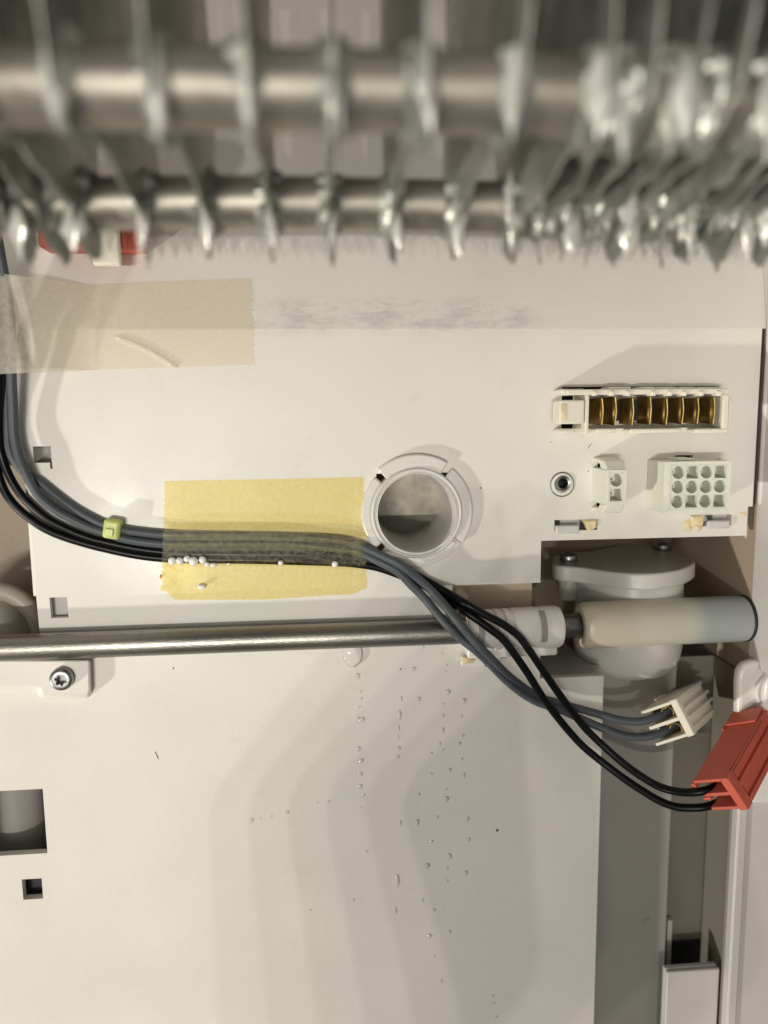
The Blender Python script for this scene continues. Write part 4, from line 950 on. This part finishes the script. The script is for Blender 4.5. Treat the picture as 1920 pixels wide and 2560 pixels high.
for k in list(range(-9, 11)) + [-8.5, -7.5, -6.5, -5.5, -4.5, 3.5, 4.5, 5.5, 6.5, 7.5, 8.5, 9.5]:
    rnd = random.Random(int(100 + k * 2))
    xk = xc0 + k * pitch_f + rnd.uniform(-0.6, 0.6) * MM
    # outline in the (Y, Z) plane, from far bottom tip round to the near side
    zlow = zt1 - 4.5 * MM
    prof_b = [(YFAR + 10, zt1 + 2 * MM), (YFAR + 7, zt1 - 3 * MM), (YFAR + 2.5, zb_tip + 2 * MM), (YFAR + 0.5, zb_tip + rnd.uniform(-1.5, 1) * MM), (YFAR - 1, zb_tip + rnd.uniform(0, 1) * MM), (YFAR - 8, zlow + 1.5 * MM), (YFAR - 12, zt1 - 3.5 * MM), ((YN + YFAR) / 2, zt1 - rnd.uniform(1, 4) * MM), (YN + 11, zt2 - 3.5 * MM), (YN + 7, zt2 - 4 * MM), (YN + 1, zt2 - 7.5 * MM), (YN - 2, zt2 - 7 * MM), (YN - 8, zt2 - 3 * MM), (YN - 11, zt2 + 6 * MM)]
    # resample the lower edge and loft it upwards as a bent sheet
    ys = []; zl = []
    for q in range(len(prof_b) - 1):
        for s_ in range(4):
            u = s_ / 4; ys.append(lerp(prof_b[q][0], prof_b[q + 1][0], u)); zl.append(lerp(prof_b[q][1], prof_b[q + 1][1], u) + rnd.uniform(-0.55, 0.55) * MM)
    ys.append(prof_b[-1][0]); zl.append(prof_b[-1][1])
    nv = 22; ztop = zt1 + 0.085; vs = []; fs = []; m_ = len(ys)
    far_side = max(0, (k - 2) / 6); amp = 0.35 + 2.4 * far_side + 0.8 * max(0, (-k - 3) / 5)
    ph1, ph2, ph3 = rnd.uniform(0, 6), rnd.uniform(0, 6), rnd.uniform(0, 6)
    tw = rnd.choice((-1, 1)) * rnd.uniform(0.35, 0.9)
    lean = rnd.uniform(-0.04, 0.04) + 0.30 * far_side * rnd.uniform(-0.5, 1)
    for j in range(nv + 1):
        w_ = (j / nv) ** 1.7
        for i in range(m_):
            z = lerp(zl[i], ztop, w_); y = ys[i]
            low = max(0.0, min(1.0, (zt1 - 3 * MM - z) / (9 * MM)))
            dx = amp * (0.6 * math.sin(z * 120 + ph1) + 0.5 * math.sin(y * 0.13 + ph2) + 0.15 * math.sin(y * 0.5 + z * 300 + ph3))
            dx += lean * (z - zt1) / MM
            dx += tw * low * ((y - YFAR) if y > (YN + YFAR) / 2 else (y - YN) * 0.6) + tw * 1.2 * low
            vs.append((xk + dx * MM, y * MM, z))
    for j in range(nv):
        for i in range(m_ - 1): fs.append((j * m_ + i, j * m_ + i + 1, (j + 1) * m_ + i + 1, (j + 1) * m_ + i))
    fin = obj('fin', MB().add(vs, fs), 'alu', ev, smooth=True, sharp=180)
    FINS[k] = fin
    md = fin.modifiers.new('thick', 'SOLIDIFY'); md.thickness = 0.00035
    for (yy, zz, r_) in tubes[:2]:
        rr = r_ * MM; mb = MB()
        mb.lathe([(-0.0022, rr * 1.03), (-0.0012, rr * 1.12), (-0.0004, rr * 1.22), (0.0003, rr * 1.24), (0.0012, rr * 1.1), (0.002, rr * 1.03)], (xk, yy * MM, zz), (1, 0, 0), 22)
        mb.v = [v + Vector((0, 0, 0)) + (Vector((xk - v.x, yy * MM - v.y, zz - v.z)) * -0.12 * math.sin(v.z * 2100 + v.y * 1500 + k)) for v in mb.v]
        obj('collar', mb, 'alu', fin, smooth=True)
        fb = MB(); sgn = rnd.choice((-1, 1))
        for q in range(2 + int(5 * far_side)):
            fb.ico((xk + rnd.uniform(-1, 1) * (1 + 2.5 * far_side) * MM, (yy - rnd.uniform(2.5, 4.5)) * MM, zz - rnd.uniform(-0.5, 4.2) * MM), rnd.uniform(0.6, 1.1) * MM, rnd.uniform(0.8, 1.4) * MM, rnd.uniform(1.2, 2.4) * MM, 10, 7, 0.16)
        obj('frost', fb, 'frost', fin, smooth=True, sharp=180)
# unseen slab added behind the lens, shaped to throw the stepped soft shadow on the lower right
Wc = P(752, 1985); Lc = Vector((-0.315, -1.35, -0.25)); f_ = 0.25 / 1.35
cp = Wc + (Lc - Wc) * f_
e1 = Vector((0.5625, -0.83, 0.723)).normalized(); e2 = Vector((-0.0875, -0.83, -0.907)); e2 = (e2 - e1 * e2.dot(e1)).normalized(); e3 = e1.cross(e2)
ph = thing('shadow_slab', 'unseen dark slab added behind the viewpoint to throw the stepped shadow on the lower panel', 'shadow_slab', cp)
def rrect(w_, h_, r_, off):
    out = []
    for (cx_, cy_, a0) in ((r_, r_, 180), (w_ - r_, r_, 270), (w_ - r_, h_ - r_, 0), (r_, h_ - r_, 90)):
        for q in range(7):
            a_ = math.radians(a0 + 15 * q); out.append(cp + e1 * (cx_ + r_ * math.cos(a_)) + e2 * (cy_ + r_ * math.sin(a_)) + e3 * off)
    return out
obj('slab_body', MB().prism(rrect(0.125, 0.19, 0.012, 0), e3 * 0.0085), 'darkhole', ph, bevel=1.0)
obj('slab_face', MB().prism(rrect(0.125, 0.19, 0.012, 0.0087), e3 * 0.0004), 'black', ph)

def leaf(parent, x, y, z_hi, z_lo, w_, yaw, rnd):
    ca, sa = math.cos(yaw), math.sin(yaw)
    rows = [(z_hi, 0.25), (lerp(z_hi, z_lo, 0.22), 0.75), (lerp(z_hi, z_lo, 0.42), 0.95 + rnd.uniform(-.15, .15)), (lerp(z_hi, z_lo, 0.58), 1.0 + rnd.uniform(-.2, .2)), (lerp(z_hi, z_lo, 0.8), 0.5 + rnd.uniform(-.1, .1)), (z_lo, 0.05)]
    vs = []; sk = rnd.uniform(-0.9, 0.9) * MM
    for i_, (z, k_) in enumerate(rows):
        t_ = i_ / 5; off = sk * t_
        for q, u in enumerate((-1, -0.35, 0.3, 1)):
            dxl = u * w_ / 2 * k_ * (1 + rnd.uniform(-0.12, 0.12)); bul = (-0.7 * MM * (1 - abs(u)) * k_) + rnd.uniform(-0.15, 0.15) * MM
            vs.append((x + off + dxl * ca - bul * sa, y + dxl * sa + bul * ca, z + rnd.uniform(-0.2, 0.2) * MM))
    fs = [(j * 4 + i_, j * 4 + i_ + 1, (j + 1) * 4 + i_ + 1, (j + 1) * 4 + i_) for j in range(5) for i_ in range(3)]
    o_ = obj('bent_tip', MB().add(vs, fs), 'frost', parent, smooth=True, sharp=40)
    md = o_.modifiers.new('thick', 'SOLIDIFY'); md.thickness = 0.0003
for k in range(-9, 11):
    rnd = random.Random(300 + k); xk = xc0 + k * pitch_f
    fin = FINS[k]
    side = min(1.0, abs(k) / 5)
    leaf(fin, xk + rnd.uniform(-0.4, 0.4) * MM, (YFAR - 5.2) * MM, zt1 - 1 * MM, zb_tip - 0.3 * MM + rnd.uniform(-1, 0.6) * MM, (1.5 + 2.6 * side + rnd.uniform(0, 0.8)) * MM, rnd.uniform(-0.5, 0.5) + (0.45 if k > 0 else -0.45) * side, rnd)
    leaf(fin, xk + rnd.uniform(-0.5, 0.5) * MM, (YN - 6) * MM, zt2 + 3.5 * MM, zt2 - 7.5 * MM, (1.6 + 2.2 * side + rnd.uniform(0, 0.8)) * MM, rnd.uniform(-0.5, 0.5), rnd)
    if k > 2:
        for q in range(2 + (k - 2) // 2):
            leaf(fin, xk + rnd.uniform(-3, 3) * MM, rnd.choice((YN - 3, YFAR - 5)) * MM - rnd.uniform(0, 3) * MM, zt1 + rnd.uniform(0, 6) * MM, zt1 - rnd.uniform(3, 8) * MM, rnd.uniform(2, 5) * MM, rnd.uniform(-1, 1), rnd)

# red plug seen behind the evaporator at the upper left
rp_ = thing('red_plug', 'dark red plug block on the panel behind the fins at the upper left', 'plug', P(215, 600, -8))
obj('plug_body', bxr(R(90, 500, 352, 619, -4), -4, 6), 'red', rp_, bevel=1.0)
obj('cream_tab', bxr(R(228, 560, 300, 664, -6), -6, -4.2), 'ivory', rp_, bevel=1.6, seg=4)
for (a_, b_) in ((148, 368), (312, 362)):
    obj('black_peg', bxr(R(a_ - 14, b_ - 22, a_ + 14, b_ + 22, 4), 4, 12), 'black', rp_, bevel=1.0)
